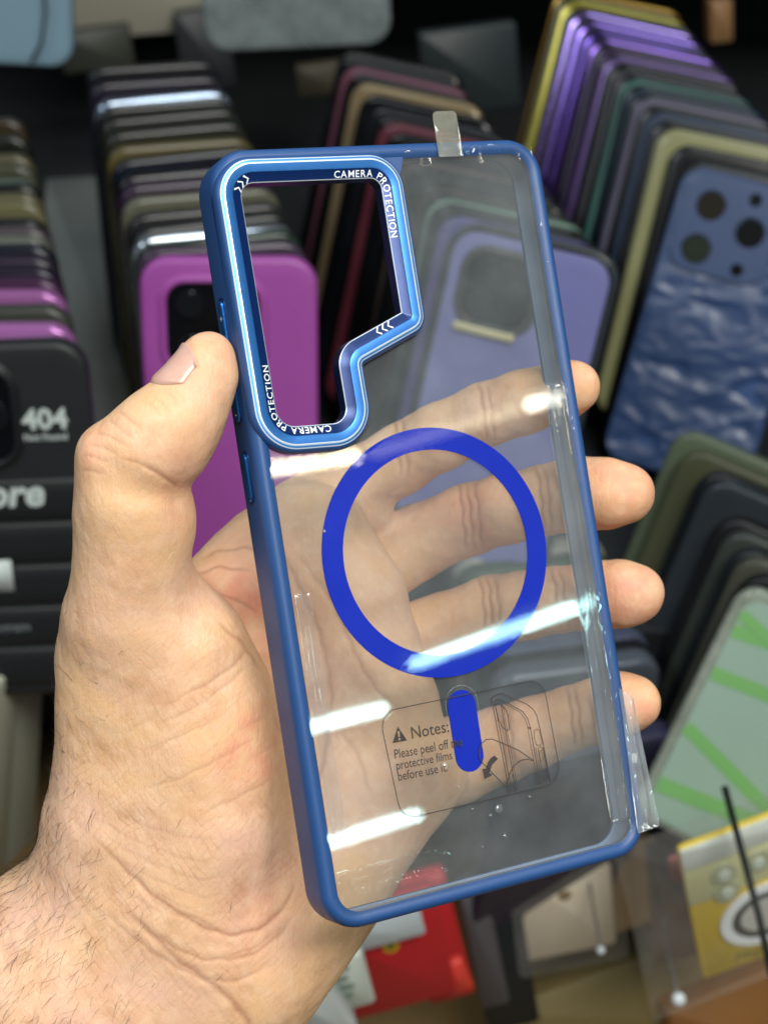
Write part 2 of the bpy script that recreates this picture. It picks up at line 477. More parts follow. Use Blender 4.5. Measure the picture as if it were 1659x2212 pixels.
def wall_y(v):   # y along the left wall at image row v
    best = None
    for y in np.linspace(-CH / 2, CH / 2, 1400):
        c = CASE_R @ np.array([-CW / 2, y, -5.4]) + CASE_T
        vv = UH / 2 - FU * c[1] / -c[2]
        if best is None or abs(vv - v) < best[0]: best = (abs(vv - v), y)
    return best[1]
ya, yb = wall_y(648), wall_y(914)
side_button('volume_button', ya, yb, [(ya - yb) / 2 - (ya - wall_y(688)), -(ya - yb) / 2 + (wall_y(897) - yb)])
side_button('power_button', wall_y(978), wall_y(1086))

# protective film over the plate, creased along its edges
fl = empty('protective_film'); fl.parent = case
fL = -CW / 2 + 2.6; fB = -CH / 2 + 2.4; fT = CH / 2 - 1.4; fR = CW / 2 - 2.0
yq = lambda v: pl(1300, v)[1]
camf = rpoly(cam_pts, cam_rad, -2.6, 6)
cseg = [camf[i * 7:(i + 1) * 7] for i in range(6)]
fR2 = CW / 2 + 1.9
y_out0, y_out1 = pl(1345, 1520)[1], pl(1390, 1793)[1]
film_o = [(fL, fB), (fL + 10, fB + .2), (fR - 2.6, fB + 1.2), (fR - 2.2, y_out1), (fR2 - .2, y_out1 + .15), (fR2, y_out1 + 1.5), (fR2 - .6, y_out1 + 12), (fR - .1, y_out0 + 6), (fR, y_out0 + 20), (fR, 20), (fR - .3, fT - 12), (fR - .6, fT - 1.2), (fR - 1.2, fT), (fR - 14, fT + .1)]
x_tl = pl(868, 330)[0]
film_o += [(x_tl + 1, fT - .2), (x_tl, fT - 1.5)]
film_o += [(cseg[5][0][0] + 1.6, cseg[5][0][1] - 6)] + [(x + 2.2, y - 1) for x, y in cseg[4][::-1]] + [pl(955, 790), pl(952, 830), pl(905, 880)] + [pl(838, 945), pl(800, 975)] + [(x, y - 1.6) for x, y in cseg[2][::-1][4:]] + [(x, y - 1.6) for x, y in cseg[1][::-1][:3]] + [(fL + 5, pl(575, 990)[1]), (fL + 1.5, pl(575, 1000)[1]), (fL, pl(575, 1015)[1])]
rs = np.random.RandomState(3)
W_ = [(rs.uniform(-.5, .5), rs.uniform(-.5, .5), rs.uniform(0, 6.28), rs.uniform(.3, 1)) for _ in range(10)]
def film_z(x, y):
    z = 0.12
    # right edge lifts over the rim, more towards the loose corner
    e = max(0, (x - (CW / 2 - 4.2)) / 4.0)
    low = max(0, min(1, (y_out0 + 30 - y) / 45.0))
    z += e * e * (0.5 + 0.35 * low) + e * (0.2 + .45 * low) * math.sin(y * 0.55 + 1.3 * math.sin(y * .21)) * (0.4 + .6 * low)
    z += .22 * math.exp(-((x - (CW / 2 - 6.0 + .5 * math.sin(y * .07))) / .9) ** 2) * (0.5 + .5 * math.sin(y * .05 + 2))
    t = max(0, (y - (CH / 2 - 7)) / 5.5)
    z += t * (0.35 + 0.28 * math.sin(x * .8 + 1.2 * math.sin(x * .33)))
    z += 0.003 * sum(a * math.sin(kx * x * .5 + ky * y * .5 + ph) for kx, ky, ph, a in W_)
    return z
V, F = sheet(film_o, [], 1.5, film_z)
o = mesh_obj('film_sheet', V, F, M_film, fl)
# loose crinkled flap standing off the lower right rim
fx0, fx1 = CW / 2 - 3.4, CW / 2 + 2.7
V, F = sheet([(fx0, y_out1 - .3), (fx1 - .3, y_out1 + .2), (fx1, y_out1 + 2), (fx1 - .5, y_out1 + 12), (fx1 - 1.5, y_out0 + 1), (fx0 + 1, y_out0 + 4)], [], .45,
             lambda x, y: 1.15 + .3 * math.sin(x * 1.9 + .5 * math.sin(y * .3)) + .10 * math.sin(x * 4.1 + y * .22) + .05 * math.sin(y * .5))
mesh_obj('film_flap', V, F, clear_mat('crinkled_film', (0.93, 0.95, 0.97), 1.55, 0.06, 0.24, (0.74, 0.8, 0.86), 0.0, 260.0, 3.0), fl)
# folds pressed into the film along its two long edges
def fold(x0, x1, y0, y1, zf, name, m='edge_film'):
    V, F = sheet([(x0, y0), (x1, y0), (x1, y1), (x0, y1)], [], .4, zf); mesh_obj(name, V, F, MATS[m], fl)
clear_mat('edge_film', (0.96, 0.975, 0.98), 1.55, 0.03, 0.07, (0.8, 0.86, 0.9), 0, 50, 2.4)
fold(CW / 2 - 9.6, CW / 2 - 3.5, y_out0 - 26, 26, lambda x, y: .5 + .26 * math.sin(x * 2.3 + .9 * math.sin(y * .06) + .25 * math.sin(y * .33)) + .05 * math.sin(y * .21 + x * 3), 'edge_fold')
fold(-CW / 2 + 4.0, -CW / 2 + 7.4, -66, -12, lambda x, y: .45 + .22 * math.sin(x * 2.4 + .8 * math.sin(y * .07 + 1) + .2 * math.sin(y * .4)) + .04 * math.sin(y * .3), 'edge_fold')
def corner_z(x, y):
    yr = -CH / 2 + 10.2 + .05 * (x + 38) - .012 * max(0, x + 22) ** 2; e = max(0, min(1, (-9 - x) / 6.0))
    return .42 + e * (.55 * math.exp(-((y - yr) / 1.0) ** 2) + .3 * math.exp(-((y - yr + 3.2) / .9) ** 2))
fold(-CW / 2 + 3.6, -9, -CH / 2 + 3.4, -CH / 2 + 13, corner_z, 'corner_fold', 'clear_film')
# tab at the top
tq = [pl(938, 243, 1), pl(988, 236, 1), pl(997, 316, 1), pl(946, 322, 1)]
txl, txr = tq[3][0], tq[2][0]; tt = (tq[0][1] + tq[1][1]) / 2; tb = CH / 2 - 4.0
tab = rpoly([(txl, tb), (txr, tb), (txr - .1, tt), (txl - .1, tt)], [0.1, 0.1, 1.1, 1.1], 0, 6)
V, F = sheet(tab, [], 0.8, lambda x, y: 0.95 + max(0, y - CH / 2 + 1) * 0.05 + .12 * math.sin(y * .9))
mesh_obj('pull_tab', V, F, clear_mat('tab_film', (0.86, 0.86, 0.74), 1.55, .2, .30, (.62, .62, .5), .3, 200, 1.5), fl)
# printed notice
PZ = 0.30
def pr(path, w=0.22, closed=False, name='printed_line'):
    q = [pl(*p, PZ) for p in path]; V, F = ribbon(q, w, PZ, closed); return V, F
corner = [pl(818, 1540, PZ), pl(868, 1772, PZ), pl(1214, 1690, PZ), pl(1172, 1466, PZ)]
V, F = ribbon(rpoly(corner, 4.0, 0, 8), 0.2, PZ, True)
lines = [(V, F)]
def add(path, w=0.2, closed=False): lines.append(pr(path, w, closed))
zc = lambda x, y: ((x * .5123 + 900) / 1.20555, (y * .5123 + 1700) / 1.20555)
Z = lambda *a: [zc(*p) for p in a]
add(Z((745, 250), (742, 235), (752, 222), (770, 213), (795, 207), (920, 262), (955, 290), (972, 322), (1000, 440), (1040, 655)))
add(Z((745, 250), (833, 712))); add(Z((757, 250), (845, 708)))
add(Z((757, 250), (768, 238), (785, 236), (900, 300), (925, 335), (938, 380), (990, 668)))
add(Z((767, 246), (784, 246), (888, 304), (912, 336), (925, 380), (978, 670)), .14)
add(Z((760, 268), (770, 258), (790, 262), (815, 292), (825, 320), (833, 392), (820, 396), (795, 378), (778, 340), (760, 268)))
add(Z((790, 262), (866, 706))); add(Z((800, 274), (876, 702)), .14)
add(Z((925, 382), (942, 386)), .3)
add(Z((958, 396), (975, 390), (985, 398), (1000, 462), (985, 472), (970, 470), (960, 440)), .16, True)
add(Z((978, 486), (990, 478), (1000, 486), (1032, 636), (1020, 652), (1006, 640), (990, 560)), .16, True)
add(Z((986, 498), (994, 494), (1004, 548), (996, 556), (988, 540)), .12, True)
add(Z((1004, 590), (1014, 586), (1024, 632), (1014, 640)), .12, True)
add(Z((965, 480), (1000, 668)), .14); add(Z((1003, 480), (1040, 655)), .14)
add(Z((810, 678), (745, 612), (700, 566), (682, 535), (680, 500), (692, 462), (715, 442), (745, 440), (800, 462), (880, 498), (955, 550), (925, 542), (890, 548), (855, 578), (832, 620), (820, 672)), .22)
ah = Z((775, 540), (757, 524), (738, 536), (722, 560), (714, 590), (694, 592), (707, 644), (748, 622), (731, 612), (744, 572))
q = [pl(*p, PZ) for p in ah]
Va, Fa = sheet(q[::-1] if sum((q[i][0] - q[i-1][0]) * (q[i][1] + q[i-1][1]) for i in range(len(q))) > 0 else q, s=1.0); lines.append(([(x, y, PZ) for x, y, _ in Va], Fa))
V, F = merge(lines); mesh_obj('printed_drawing', [(x * .001, y * .001, z * .001) for x, y, z in V], F, M_print, fl, smooth=False)
# warning triangle with its exclamation mark left open, and the words
o0 = np.array(pl(856, 1604, PZ)); e0 = np.array(pl(968, 1583, PZ)) - o0; ang = math.atan2(e0[1], e0[0])
ca, sa = math.cos(ang), math.sin(ang)
def put(VF, org): 
    return [((org[0] + x * ca - y * sa) * .001, (org[1] + x * sa + y * ca) * .001, PZ * .001) for x, y, *_ in VF[0]], VF[1]
tri = [(0, 0), (3.5, 0), (1.75, 3.3)]
h1 = [(1.58, 1.05), (1.92, 1.05), (2.02, 2.3), (1.48, 2.3)]; h2 = [(1.5, .35), (2.0, .35), (2.0, .8), (1.5, .8)]
parts = [put(sheet(tri, [h1, h2], s=1.0), pl(848, 1606, PZ))]
def words(t, q, width, mul=1.0):
    VF = text_mesh(t, 1.0, bold=0.004); w = max(v[0] for v in VF[0]); k = width / w
    parts.append(put(([(x * k, y * k * mul) for x, y, _ in VF[0]], VF[1]), pl(*q, PZ)))
mmw = lambda a, b: float(np.linalg.norm(np.array(pl(*a, PZ)) - np.array(pl(*b, PZ))))
words('Notes:', (888, 1597), mmw((888, 1597), (970, 1580)), 1.08)
words('Please peel off the', (852, 1640), mmw((852, 1640), (1000, 1610)), 1.25)
words('protective films', (856, 1664), mmw((856, 1664), (977, 1637)), 1.25)
words('before use it.', (860, 1688), mmw((860, 1688), (967, 1662)), 1.25)
V, F = merge(parts); mesh_obj('printed_words', V, F, M_print, fl, smooth=False)
# air bubbles under the film
bp = []
for (u, v, r) in ((1077, 1748, 1.0), (1059, 1762, .4), (1090, 1806, .45), (1041, 1830, .25), (1143, 1722, .35), (962, 1655, .9), (700, 1148, .45), (1078, 1300, .3), (1020, 1748, .25), (990, 1700, .3)):
    x, y = pl(u, v); V = [(x * .001, y * .001, .55 * .001)]; F = []; n = 12
    for j, (rr, zz) in enumerate(((.45, .5), (.8, .38), (1.0, .2))):
        V += [((x + r * rr * math.cos(6.283 * k / n)) * .001, (y + r * rr * math.sin(6.283 * k / n)) * .001, zz * .001) for k in range(n)]
    F += [(0, 1 + k, 1 + (k + 1) % n) for k in range(n)]
    for j in range(2): F += [(1 + j * n + k, 1 + (j + 1) * n + k, 1 + (j + 1) * n + (k + 1) % n, 1 + j * n + (k + 1) % n) for k in range(n)]
    mesh_obj('air_bubble', V, F, MATS['bubble'], fl)
# ------------------------------------------------------------------ the hand: one continuous surface grown from tapered limbs
f32 = np.float32
def cone_sdf(X, a, b, r1, r2):
    ba = b - a; l2 = ba @ ba; rr = r1 - r2; a2 = l2 - rr * rr; il2 = 1.0 / l2
    pa = X - a.astype(f32); y = pa @ ba.astype(f32); z = y - l2
    x2 = (pa * f32(l2) - y[:, None] * ba.astype(f32)); x2 = np.einsum('ij,ij->i', x2, x2)
    y2 = y * y * l2; z2 = z * z * l2
    k = np.sign(rr) * rr * rr * x2
    d = (np.sqrt(np.maximum(x2 * a2 * il2, 0)) + y * rr) * il2 - r1
    c1 = np.sign(z) * a2 * z2 > k; c2 = np.sign(y) * a2 * y2 < k
    d = np.where(c2, np.sqrt(x2 + y2) * il2 - r1, d)
    return np.where(c1, np.sqrt(x2 + z2) * il2 - r2, d).astype(f32)
def smin(a, b, k):
    h = np.maximum(k - np.abs(a - b), 0) / k
    return np.minimum(a, b) - h * h * k * 0.25
def chain(X, nodes, k=2.5, zs=1.0):
    """nodes: (u, v, D, radius mm); zs squashes along the depth about each node's depth"""
    d = None
    for (u0, v0, D0, r0), (u1, v1, D1, r1) in zip(nodes[:-1], nodes[1:]):
        a = P(u0, v0, D0); b = P(u1, v1, D1)
        if zs != 1.0:
            zm = (a[2] + b[2]) / 2; Y = X.copy(); Y[:, 2] = zm + (Y[:, 2] - zm) / zs
            e = cone_sdf(Y, a, b, r0, r1)
        else: e = cone_sdf(X, a, b, r0, r1)
        d = e if d is None else smin(d, e, k)
    return d
def ball(X, u, v, D, rx, ry, rz, rot=0.0):
    c = P(u, v, D).astype(f32); q = X - c
    if rot:
        ca, sa = math.cos(rot), math.sin(rot)
        q = np.stack([q[:, 0] * ca + q[:, 1] * sa, -q[:, 0] * sa + q[:, 1] * ca, q[:, 2]], 1)
    q = q / np.array([rx, ry, rz], f32); k = np.sqrt((q * q).sum(1))
    return ((k - 1) * min(rx, ry, rz)).astype(f32)

INDEX = [(1240, 836, 386, 6.3), (1205, 846, 388, 7.1), (1130, 868, 391, 7.6), (1048, 896, 394, 7.6), (950, 944, 399, 8.3), (862, 992, 404, 8.6), (760, 1052, 407, 9.2), (650, 1125, 405, 10.5)]
MIDDLE = [(1346, 1064, 387, 7.3), (1310, 1064, 388, 8.2), (1240, 1068, 391, 8.6), (1172, 1082, 395, 8.3), (1090, 1100, 400, 8.7), (1012, 1122, 406, 9.0), (900, 1172, 411, 9.2), (740, 1270, 408, 11)]
RING = [(1372, 1282, 388, 7.0), (1340, 1282, 389, 7.8), (1280, 1287, 392, 8.2), (1205, 1296, 396, 7.9), (1130, 1308, 401, 8.4), (1058, 1322, 407, 8.8), (950, 1362, 411, 9.0), (780, 1420, 408, 11)]
PINKY = [(1370, 1517, 388, 6.4), (1340, 1521, 389, 7.3), (1290, 1536, 392, 7.6), (1238, 1552, 395, 7.5), (1150, 1584, 400, 8.700000000000001), (1080, 1608, 405, 9.3), (980, 1644, 409, 10.799999999999999), (840, 1684, 406, 12.0)]
DISTAL = [(452, 772, 341, 5.4), (441, 815, 340.5, 6.5), (416, 860, 340, 7.5), (387, 905, 340, 8.9), (346, 951, 340, 10.4), (312, 984, 340, 10.3), (284, 1004, 340.5, 9.6)]
THUMB = [(272, 1012, 341, 9.6), (284, 1083, 343, 11.0), (286, 1150, 346, 11.3), (282, 1230, 349, 11.7), (276, 1330, 353, 12.9)]
RADIAL = [(276, 1330, 356, 13.2), (268, 1430, 361, 13.8), (274, 1540, 365, 14.4), (280, 1650, 368, 15.6), (270, 1760, 370, 18.4)]
THENAR = [(330, 1310, 357, 11.5), (385, 1420, 360, 15.2), (424, 1540, 363, 16.6), (440, 1660, 366, 18.4), (438, 1780, 369, 19.4), (420, 1880, 372, 19.4)]
HYPO = [(915, 1672, 396, 10.6), (826, 1722, 394, 13.0), (730, 1795, 391, 17.5), (665, 1880, 388, 19.0), (585, 1962, 384, 21.0), (480, 2050, 381, 23.5)]
ARM = [(340, 1975, 377, 28.0), (150, 2180, 381, 33.0), (-150, 2560, 386, 37.0)]
WRIST = [(480, 2050, 380, 24), (300, 2260, 384, 30), (60, 2560, 388, 35)]
PADS = [(690, 1155, 391, 11.2), (762, 1290, 390, 12.0), (800, 1412, 389.5, 11.8), (838, 1530, 389.5, 12.0), (852, 1640, 390, 12.2)]

def hand_sdf(X):
    X = X.astype(f32)
    n = len(X); out = np.empty(n, f32); B = 400000
    for i in range(0, n, B): out[i:i + B] = _hand(X[i:i + B])
    return out
def _hand(X):
    pads = chain(X, PADS, 4)
    palm = chain(X, [(500, 1330, 392, 11), (620, 1260, 393, 13), (700, 1220, 394, 13)], 5)
    palm = smin(palm, chain(X, [(430, 1500, 386, 15), (620, 1480, 393, 15), (760, 1450, 396, 14)], 5), 8)
    palm = smin(palm, chain(X, [(430, 1720, 384, 18), (620, 1680, 390, 17), (800, 1620, 394, 13)], 5), 8)
    palm = smin(palm, chain(X, [(540, 1215, 392, 9.0), (650, 1130, 395, 10)], 3), 6)
    palm = smin(palm, pads, 6)
    hypo = chain(X, HYPO, 6)
    palm = smin(palm, hypo, 9)
    fing = None
    for c, k in ((INDEX, 2.0), (MIDDLE, 2.0), (RING, 2.0), (PINKY, 2.0)):
        d = chain(X, c, k); fing = d if fing is None else np.minimum(fing, d)
    fing = smin(fing, chain(X, [(740, 1110, 404, 8), (800, 1112, 405, 5.5)], 2), 3)          # web between fore and middle finger
    d = smin(palm, fing, 2.2)
    rad = chain(X, RADIAL, 6); the = chain(X, THENAR, 6)
    base = smin(rad, the, 8)
    base = smin(base, chain(X, ARM, 8, 0.86), 14)
    base = smin(base, chain(X, WRIST, 8, 0.86), 10)
    # web between thumb and forefinger
    base = smin(base, chain(X, [(400, 1330, 372, 7), (470, 1260, 384, 7), (560, 1190, 392, 8)], 4), 7)
    d = smin(d, base, 9)
    th = chain(X, THUMB, 3.5)
    th = smin(th, ball(X, 366, 1108, 345, 4.2, 6.5, 6.0), 5)
    th = smin(th, chain(X, DISTAL, 3), 1.8)                              # the bent joint folds where the two segments meet
    th = smin(th, ball(X, 208, 985, 341, 3.0, 4.2, 6), 6)               # knuckle
    d = smin(d, th, 5)
    return d

def surface_nets(f, lo, h, shape):
    nx, ny, nz = shape
    xs = lo[0] + h * np.arange(nx); ys = lo[1] + h * np.arange(ny); zs = lo[2] + h * np.arange(nz)
    G = np.stack(np.meshgrid(xs, ys, zs, indexing='ij'), -1).reshape(-1, 3).astype(f32)
    S = f(G).reshape(shape); del G
    ins = S < 0
    cnt = np.zeros((nx - 1, ny - 1, nz - 1), np.int8)
    corners = [(i, j, k) for i in (0, 1) for j in (0, 1) for k in (0, 1)]
    sl = lambda i, j, k: (slice(i, nx - 1 + i), slice(j, ny - 1 + j), slice(k, nz - 1 + k))
    for c in corners: cnt += ins[sl(*c)]
    act = (cnt > 0) & (cnt < 8)
    idx = -np.ones(act.shape, np.int64); ii = np.argwhere(act); idx[act] = np.arange(len(ii))
    acc = np.zeros((len(ii), 3)); num = np.zeros(len(ii))
    for a in corners:
        for ax in range(3):
            if a[ax] == 1: continue
            b = list(a); b[ax] = 1
            sa = S[ii[:, 0] + a[0], ii[:, 1] + a[1], ii[:, 2] + a[2]]; sb = S[ii[:, 0] + b[0], ii[:, 1] + b[1], ii[:, 2] + b[2]]
            m = (sa < 0) != (sb < 0)
            t = np.where(m, sa / np.where(m, sa - sb, 1), 0)
            p = np.array(a, float)[None].repeat(len(ii), 0); p[:, ax] = t
            acc += p * m[:, None]; num += m
    V = np.array(lo) + h * (ii + acc / num[:, None])
    F = []
    for ax in range(3):
        o1, o2 = [(1, 2), (2, 0), (0, 1)][ax]
        s0 = [slice(1, -1)] * 3; s0[ax] = slice(0, -1)
        s1 = list(s0); s1[ax] = slice(1, None)
        A = ins[tuple(s0)]; Bm = ins[tuple(s1)]
        ch = np.argwhere(A != Bm)
        base = ch.copy(); base[:, o1] += 1; base[:, o2] += 1
        def cell(d1, d2):
            q = base.copy(); q[:, o1] -= d1; q[:, o2] -= d2
            return idx[q[:, 0], q[:, 1], q[:, 2]]
        q = np.stack([cell(1, 1), cell(0, 1), cell(0, 0), cell(1, 0)], 1)
        flip = ~A[ch[:, 0], ch[:, 1], ch[:, 2]]
        q[flip] = q[flip][:, ::-1]
        F.append(q)
    F = np.concatenate(F); F = F[(F >= 0).all(1)]
    return V, F

HS = 1.5
lo = np.array([-118.0, -190.0, -428.0]); hi = np.array([72.0, 48.0, -322.0])
shape = tuple(int(x) for x in np.ceil((hi - lo) / HS) + 1)
HV, HF = surface_nets(hand_sdf, lo, HS, shape)
me = bpy.data.meshes.new('tmp'); me.from_pydata(HV.tolist(), [], HF.tolist())
to = bpy.data.objects.new('tmp', me); COL.objects.link(to)
md = to.modifiers.new('s', 'SUBSURF'); md.levels = 2; md.render_levels = 2
dg = bpy.context.evaluated_depsgraph_get(); dg.update()
ev = to.evaluated_get(dg).to_mesh()
nv = len(ev.vertices); X = np.empty(nv * 3, np.float32); ev.vertices.foreach_get('co', X); X = X.reshape(-1, 3).astype(np.float64)
nf = len(ev.polygons); Q = np.empty(nf * 4, np.int32); ev.loops.foreach_get('vertex_index', Q); Q = Q.reshape(-1, 4)
bpy.data.objects.remove(to); bpy.data.meshes.remove(me)
def grad(X, h=0.25):
    g = np.stack([hand_sdf(X + np.eye(3)[i] * h) - hand_sdf(X - np.eye(3)[i] * h) for i in range(3)], 1) / (2 * h)
    return g / np.maximum(np.linalg.norm(g, axis=1, keepdims=True), 1e-6)
NRM = grad(X)
X = X - NRM * hand_sdf(X)[:, None] * 0.9

# creases: polylines in image units pressed into the skin that faces the camera
U = UW / 2 + FU * X[:, 0] / -X[:, 2]; Vv = UH / 2 - FU * X[:, 1] / -X[:, 2]
front = np.clip((NRM[:, 2] + 0.15) / 0.4, 0, 1)
disp = np.zeros(len(X)); tint = np.zeros(len(X))
def wobble(t, s): return np.sin(t * 0.071 + s) * 2 + np.sin(t * 0.19 + 2.1 * s) * 1.1
def crease(pts, depth, width, dmax=None, dmin=None, tone=1.0, lip=0.35):
    global disp, tint
    pts = np.array(pts, float)
    bb = (U > pts[:, 0].min() - 40) & (U < pts[:, 0].max() + 40) & (Vv > pts[:, 1].min() - 40) & (Vv < pts[:, 1].max() + 40) & (front > 0)
    if dmax is not None: bb &= (-X[:, 2] < dmax)
    if dmin is not None: bb &= (-X[:, 2] > dmin)
    I = np.where(bb)[0]
    if not len(I): return
    # smooth resample
    t = np.linspace(0, 1, len(pts)); tt = np.linspace(0, 1, len(pts) * 8)
    px = np.interp(tt, t, pts[:, 0]); py = np.interp(tt, t, pts[:, 1])
    ker = np.hanning(9); ker /= ker.sum()
    if len(pts) > 2:
        sx = np.convolve(np.pad(px, 4, 'edge'), ker, 'valid'); sy = np.convolve(np.pad(py, 4, 'edge'), ker, 'valid'); px, py = sx, sy
    best = np.full(len(I), 1e9); par = np.zeros(len(I))
    u, v = U[I], Vv[I]
    u = u + 1.5 * np.sin(v * .13 + u * .05); v = v + 1.5 * np.sin(u * .11)
    for i in range(len(px) - 1):
        ax, ay, bx, by = px[i], py[i], px[i + 1], py[i + 1]; l2 = (bx - ax) ** 2 + (by - ay) ** 2 + 1e-9
        q = np.clip(((u - ax) * (bx - ax) + (v - ay) * (by - ay)) / l2, 0, 1)
        d = np.hypot(u - ax - q * (bx - ax), v - ay - q * (by - ay))
        m = d < best; best[m] = d[m]; par[m] = (i + q[m]) / (len(px) - 1)
    fade = np.clip(np.minimum(par, 1 - par) * 5, 0, 1) ** .7 if len(pts) > 1 else 1
    width = max(width, 5.5); g = np.exp(-(best / width) ** 2); g2 = np.exp(-((best - width * 2.0) / (width * 1.1)) ** 2)
    w = fade * front[I]
    disp[I] += w * np.minimum(depth, .3 + depth * .35) * .27 * (-g + lip * .6 * g2); gt = np.exp(-(best / max(3.4, width * .6)) ** 2); tint[I] = np.maximum(tint[I], w * gt * min(1, tone * 1.35))
#@CREASES
TH = 352; 
crease([(308, 1002), (335, 1018), (362, 1036), (388, 1054)], .8, 7, TH, tone=.8)
crease([(250, 985), (300, 1000), (345, 1022)], .25, 5, TH, tone=.4)
for k, (a, b, c) in enumerate((((190, 960), (215, 962), (262, 985)), ((176, 985), (205, 985), (240, 1000)), ((205, 930), (232, 940), (270, 962)), ((230, 905), (258, 922), (292, 950)), ((255, 885), (280, 905), (310, 930)), ((172, 1020), (196, 1016), (226, 1022)))):
    crease([a, b, c], .28, 4, TH, tone=.35)
for (a, b) in (((330, 850), (375, 900)), ((318, 862), (350, 900)), ((360, 846), (392, 880))): crease([a, b], .12, 4, TH, tone=.2)
# thenar and wrist folds
crease([(460, 1340), (520, 1385), (566, 1452)], .35, 7, 372, tone=.5)
crease([(545, 1395), (500, 1440), (455, 1475), (400, 1500)], .3, 6, 372, tone=.45)
crease([(553, 1425), (490, 1480), (420, 1530), (330, 1570)], .22, 5, 372, tone=.3)
crease([(480, 1545), (400, 1585), (300, 1625)], .2, 5, 372, tone=.3)
crease([(560, 1590), (470, 1640), (380, 1685), (300, 1705)], .2, 5, 372, tone=.3)
crease([(590, 1680), (520, 1720), (420, 1765)], .2, 5, 372, tone=.3)
crease([(480, 2018), (430, 1985), (370, 1975), (300, 1920)], .3, 5, tone=.4)
crease([(596, 2012), (545, 2052), (480, 2068)], .2, 5, tone=.3)
crease([(640, 1890), (622, 1950), (570, 2005), (500, 2022), (430, 2000), (330, 1935), (240, 1850), (200, 1800)], .75, 8, tone=.75)
crease([(640, 1975), (600, 2025), (540, 2068), (440, 2075), (360, 2040), (240, 1960)], .45, 7, tone=.5)
crease([(595, 2075), (520, 2120), (440, 2120), (330, 2060), (200, 1950)], .4, 7, tone=.45)
crease([(210, 1900), (300, 1990), (380, 2070), (450, 2120), (500, 2160), (540, 2212), (560, 2260)], .8, 11, tone=.7)
for k in range(6):
    y0 = 1715 + k * 37 + (k * 17) % 9
    crease([(205 + 8 * k, y0 + 10), (290 + 10 * k, y0 + 62), (400 + 12 * k, y0 + 96 + 4 * k), (480 + 8 * k, y0 + 96)], .1, 4.5, tone=.2)
for k in range(7):
    crease([(60 + 55 * k, 1840 + 40 * k), (120 + 55 * k, 1905 + 42 * k), (170 + 60 * k, 1985 + 44 * k)], .14, 4, tone=.16)
for k in range(10):
    x0 = 185 + 40 * k; crease([(x0, 1480 + (k * 53) % 160), (x0 + 70, 1440 + (k * 53) % 160)], .12, 4, 372, tone=.16)
# palm behind the case
crease([(430, 1210), (470, 1190), (530, 1182), (600, 1200)], .4, 6, None, 365, tone=.5)
crease([(420, 1240), (475, 1222), (545, 1236)], .45, 6, None, 365, tone=.6)
crease([(440, 1275), (500, 1290), (560, 1325)], .4, 6, None, 365, tone=.5)
crease([(560, 1130), (620, 1210), (690, 1360), (720, 1500), (700, 1660), (640, 1800)], .7, 9, None, 368, tone=.6)
crease([(640, 1190), (720, 1300), (770, 1420), (820, 1500), (880, 1540)], .55, 8, None, 368, tone=.5)
crease([(720, 1560), (780, 1640), (800, 1720)], .3, 8, None, 368, tone=.4)
# finger joints
for (u, v, a, n) in ((1048, 890, 66, 2), (862, 962, 70, 2), (1172, 1078, 78, 2), (1012, 1116, 80, 3), (1205, 1292, 74, 2), (1058, 1316, 78, 3), (1238, 1548, 68, 2), (1090, 1598, 74, 2), (1320, 1558, 50, 1)):
    for k in range(n):
        x = u + (k - (n - 1) / 2) * 17
        crease([(x - 8, v - a), (x + 3, v - a * .4), (x + 8, v + a * .3), (x + 14, v + a)], .55, 6, None, 372, tone=.75)
# nail bed
nail_c = [(348, 828), (372, 800), (400, 768), (430, 735), (447, 760), (438, 790), (412, 822), (375, 832)]
X = X + NRM * disp[:, None]
# slow unevenness of living flesh
def vnoise(X, s, seed):
    r = np.random.RandomState(seed); o = np.zeros(len(X))
    for _ in range(6):
        k = r.normal(size=3); k *= r.uniform(.6, 1.4) / s / np.linalg.norm(k) * 6.283; o += np.sin(X @ k + r.uniform(0, 6.28))
    return o / 6 ** .5
X = X + NRM * (0.22 * vnoise(X, 24, 1) + 0.09 * vnoise(X, 9, 2) + 0.03 * vnoise(X, 3.5, 5))[:, None]

# flush of blood in tips, pads and knuckles
flush = np.zeros(len(X))
for (u, v, D, r) in ((1250, 836, 384, 9), (1370, 1063, 384, 11), (1395, 1283, 385, 10), (1385, 1520, 385, 9), (1290, 1283, 388, 10), (1300, 1064, 388, 9), (440, 770, 336, 7), (400, 1035, 340, 9), (490, 1290, 372, 11), (560, 1330, 376, 12), (590, 1610, 352, 9), (540, 1950, 366, 12), (1010, 1110, 395, 9), (205, 975, 336, 6), (520, 1620, 350, 8)):
    flush += np.exp(-(((X - P(u, v, D)) ** 2).sum(1)) / r ** 2)
flush = np.clip(flush, 0, 1)

wl = CAM @ Vector(P(330, 1965, 377) * 0.001)
hand = empty('hand', Matrix.Translation(wl) @ CAM.to_3x3().to_4x4())
tag(hand, 'bare left hand with hairy wrist gripping the clear blue-edged phone case', 'person')
off = np.array(P(330, 1965, 377))
me = bpy.data.meshes.new('skin')
XM = ((X - off) * 0.001).astype(np.float32)
me.vertices.add(len(XM)); me.vertices.foreach_set('co', XM.ravel())
me.loops.add(Q.size); me.loops.foreach_set('vertex_index', Q.ravel().astype(np.int32))
me.polygons.add(len(Q)); me.polygons.foreach_set('loop_start', np.arange(0, Q.size, 4, dtype=np.int32))
me.polygons.foreach_set('use_smooth', np.ones(len(Q), bool))
me.update(calc_edges=True); me.validate()
wrist = .28 + .72 * np.exp(-(((X - P(330, 1880, 355)) ** 2).sum(1)) / 48.0 ** 2) ; wrist *= np.clip((1050 - U) / 400 + .3, .12, 1)
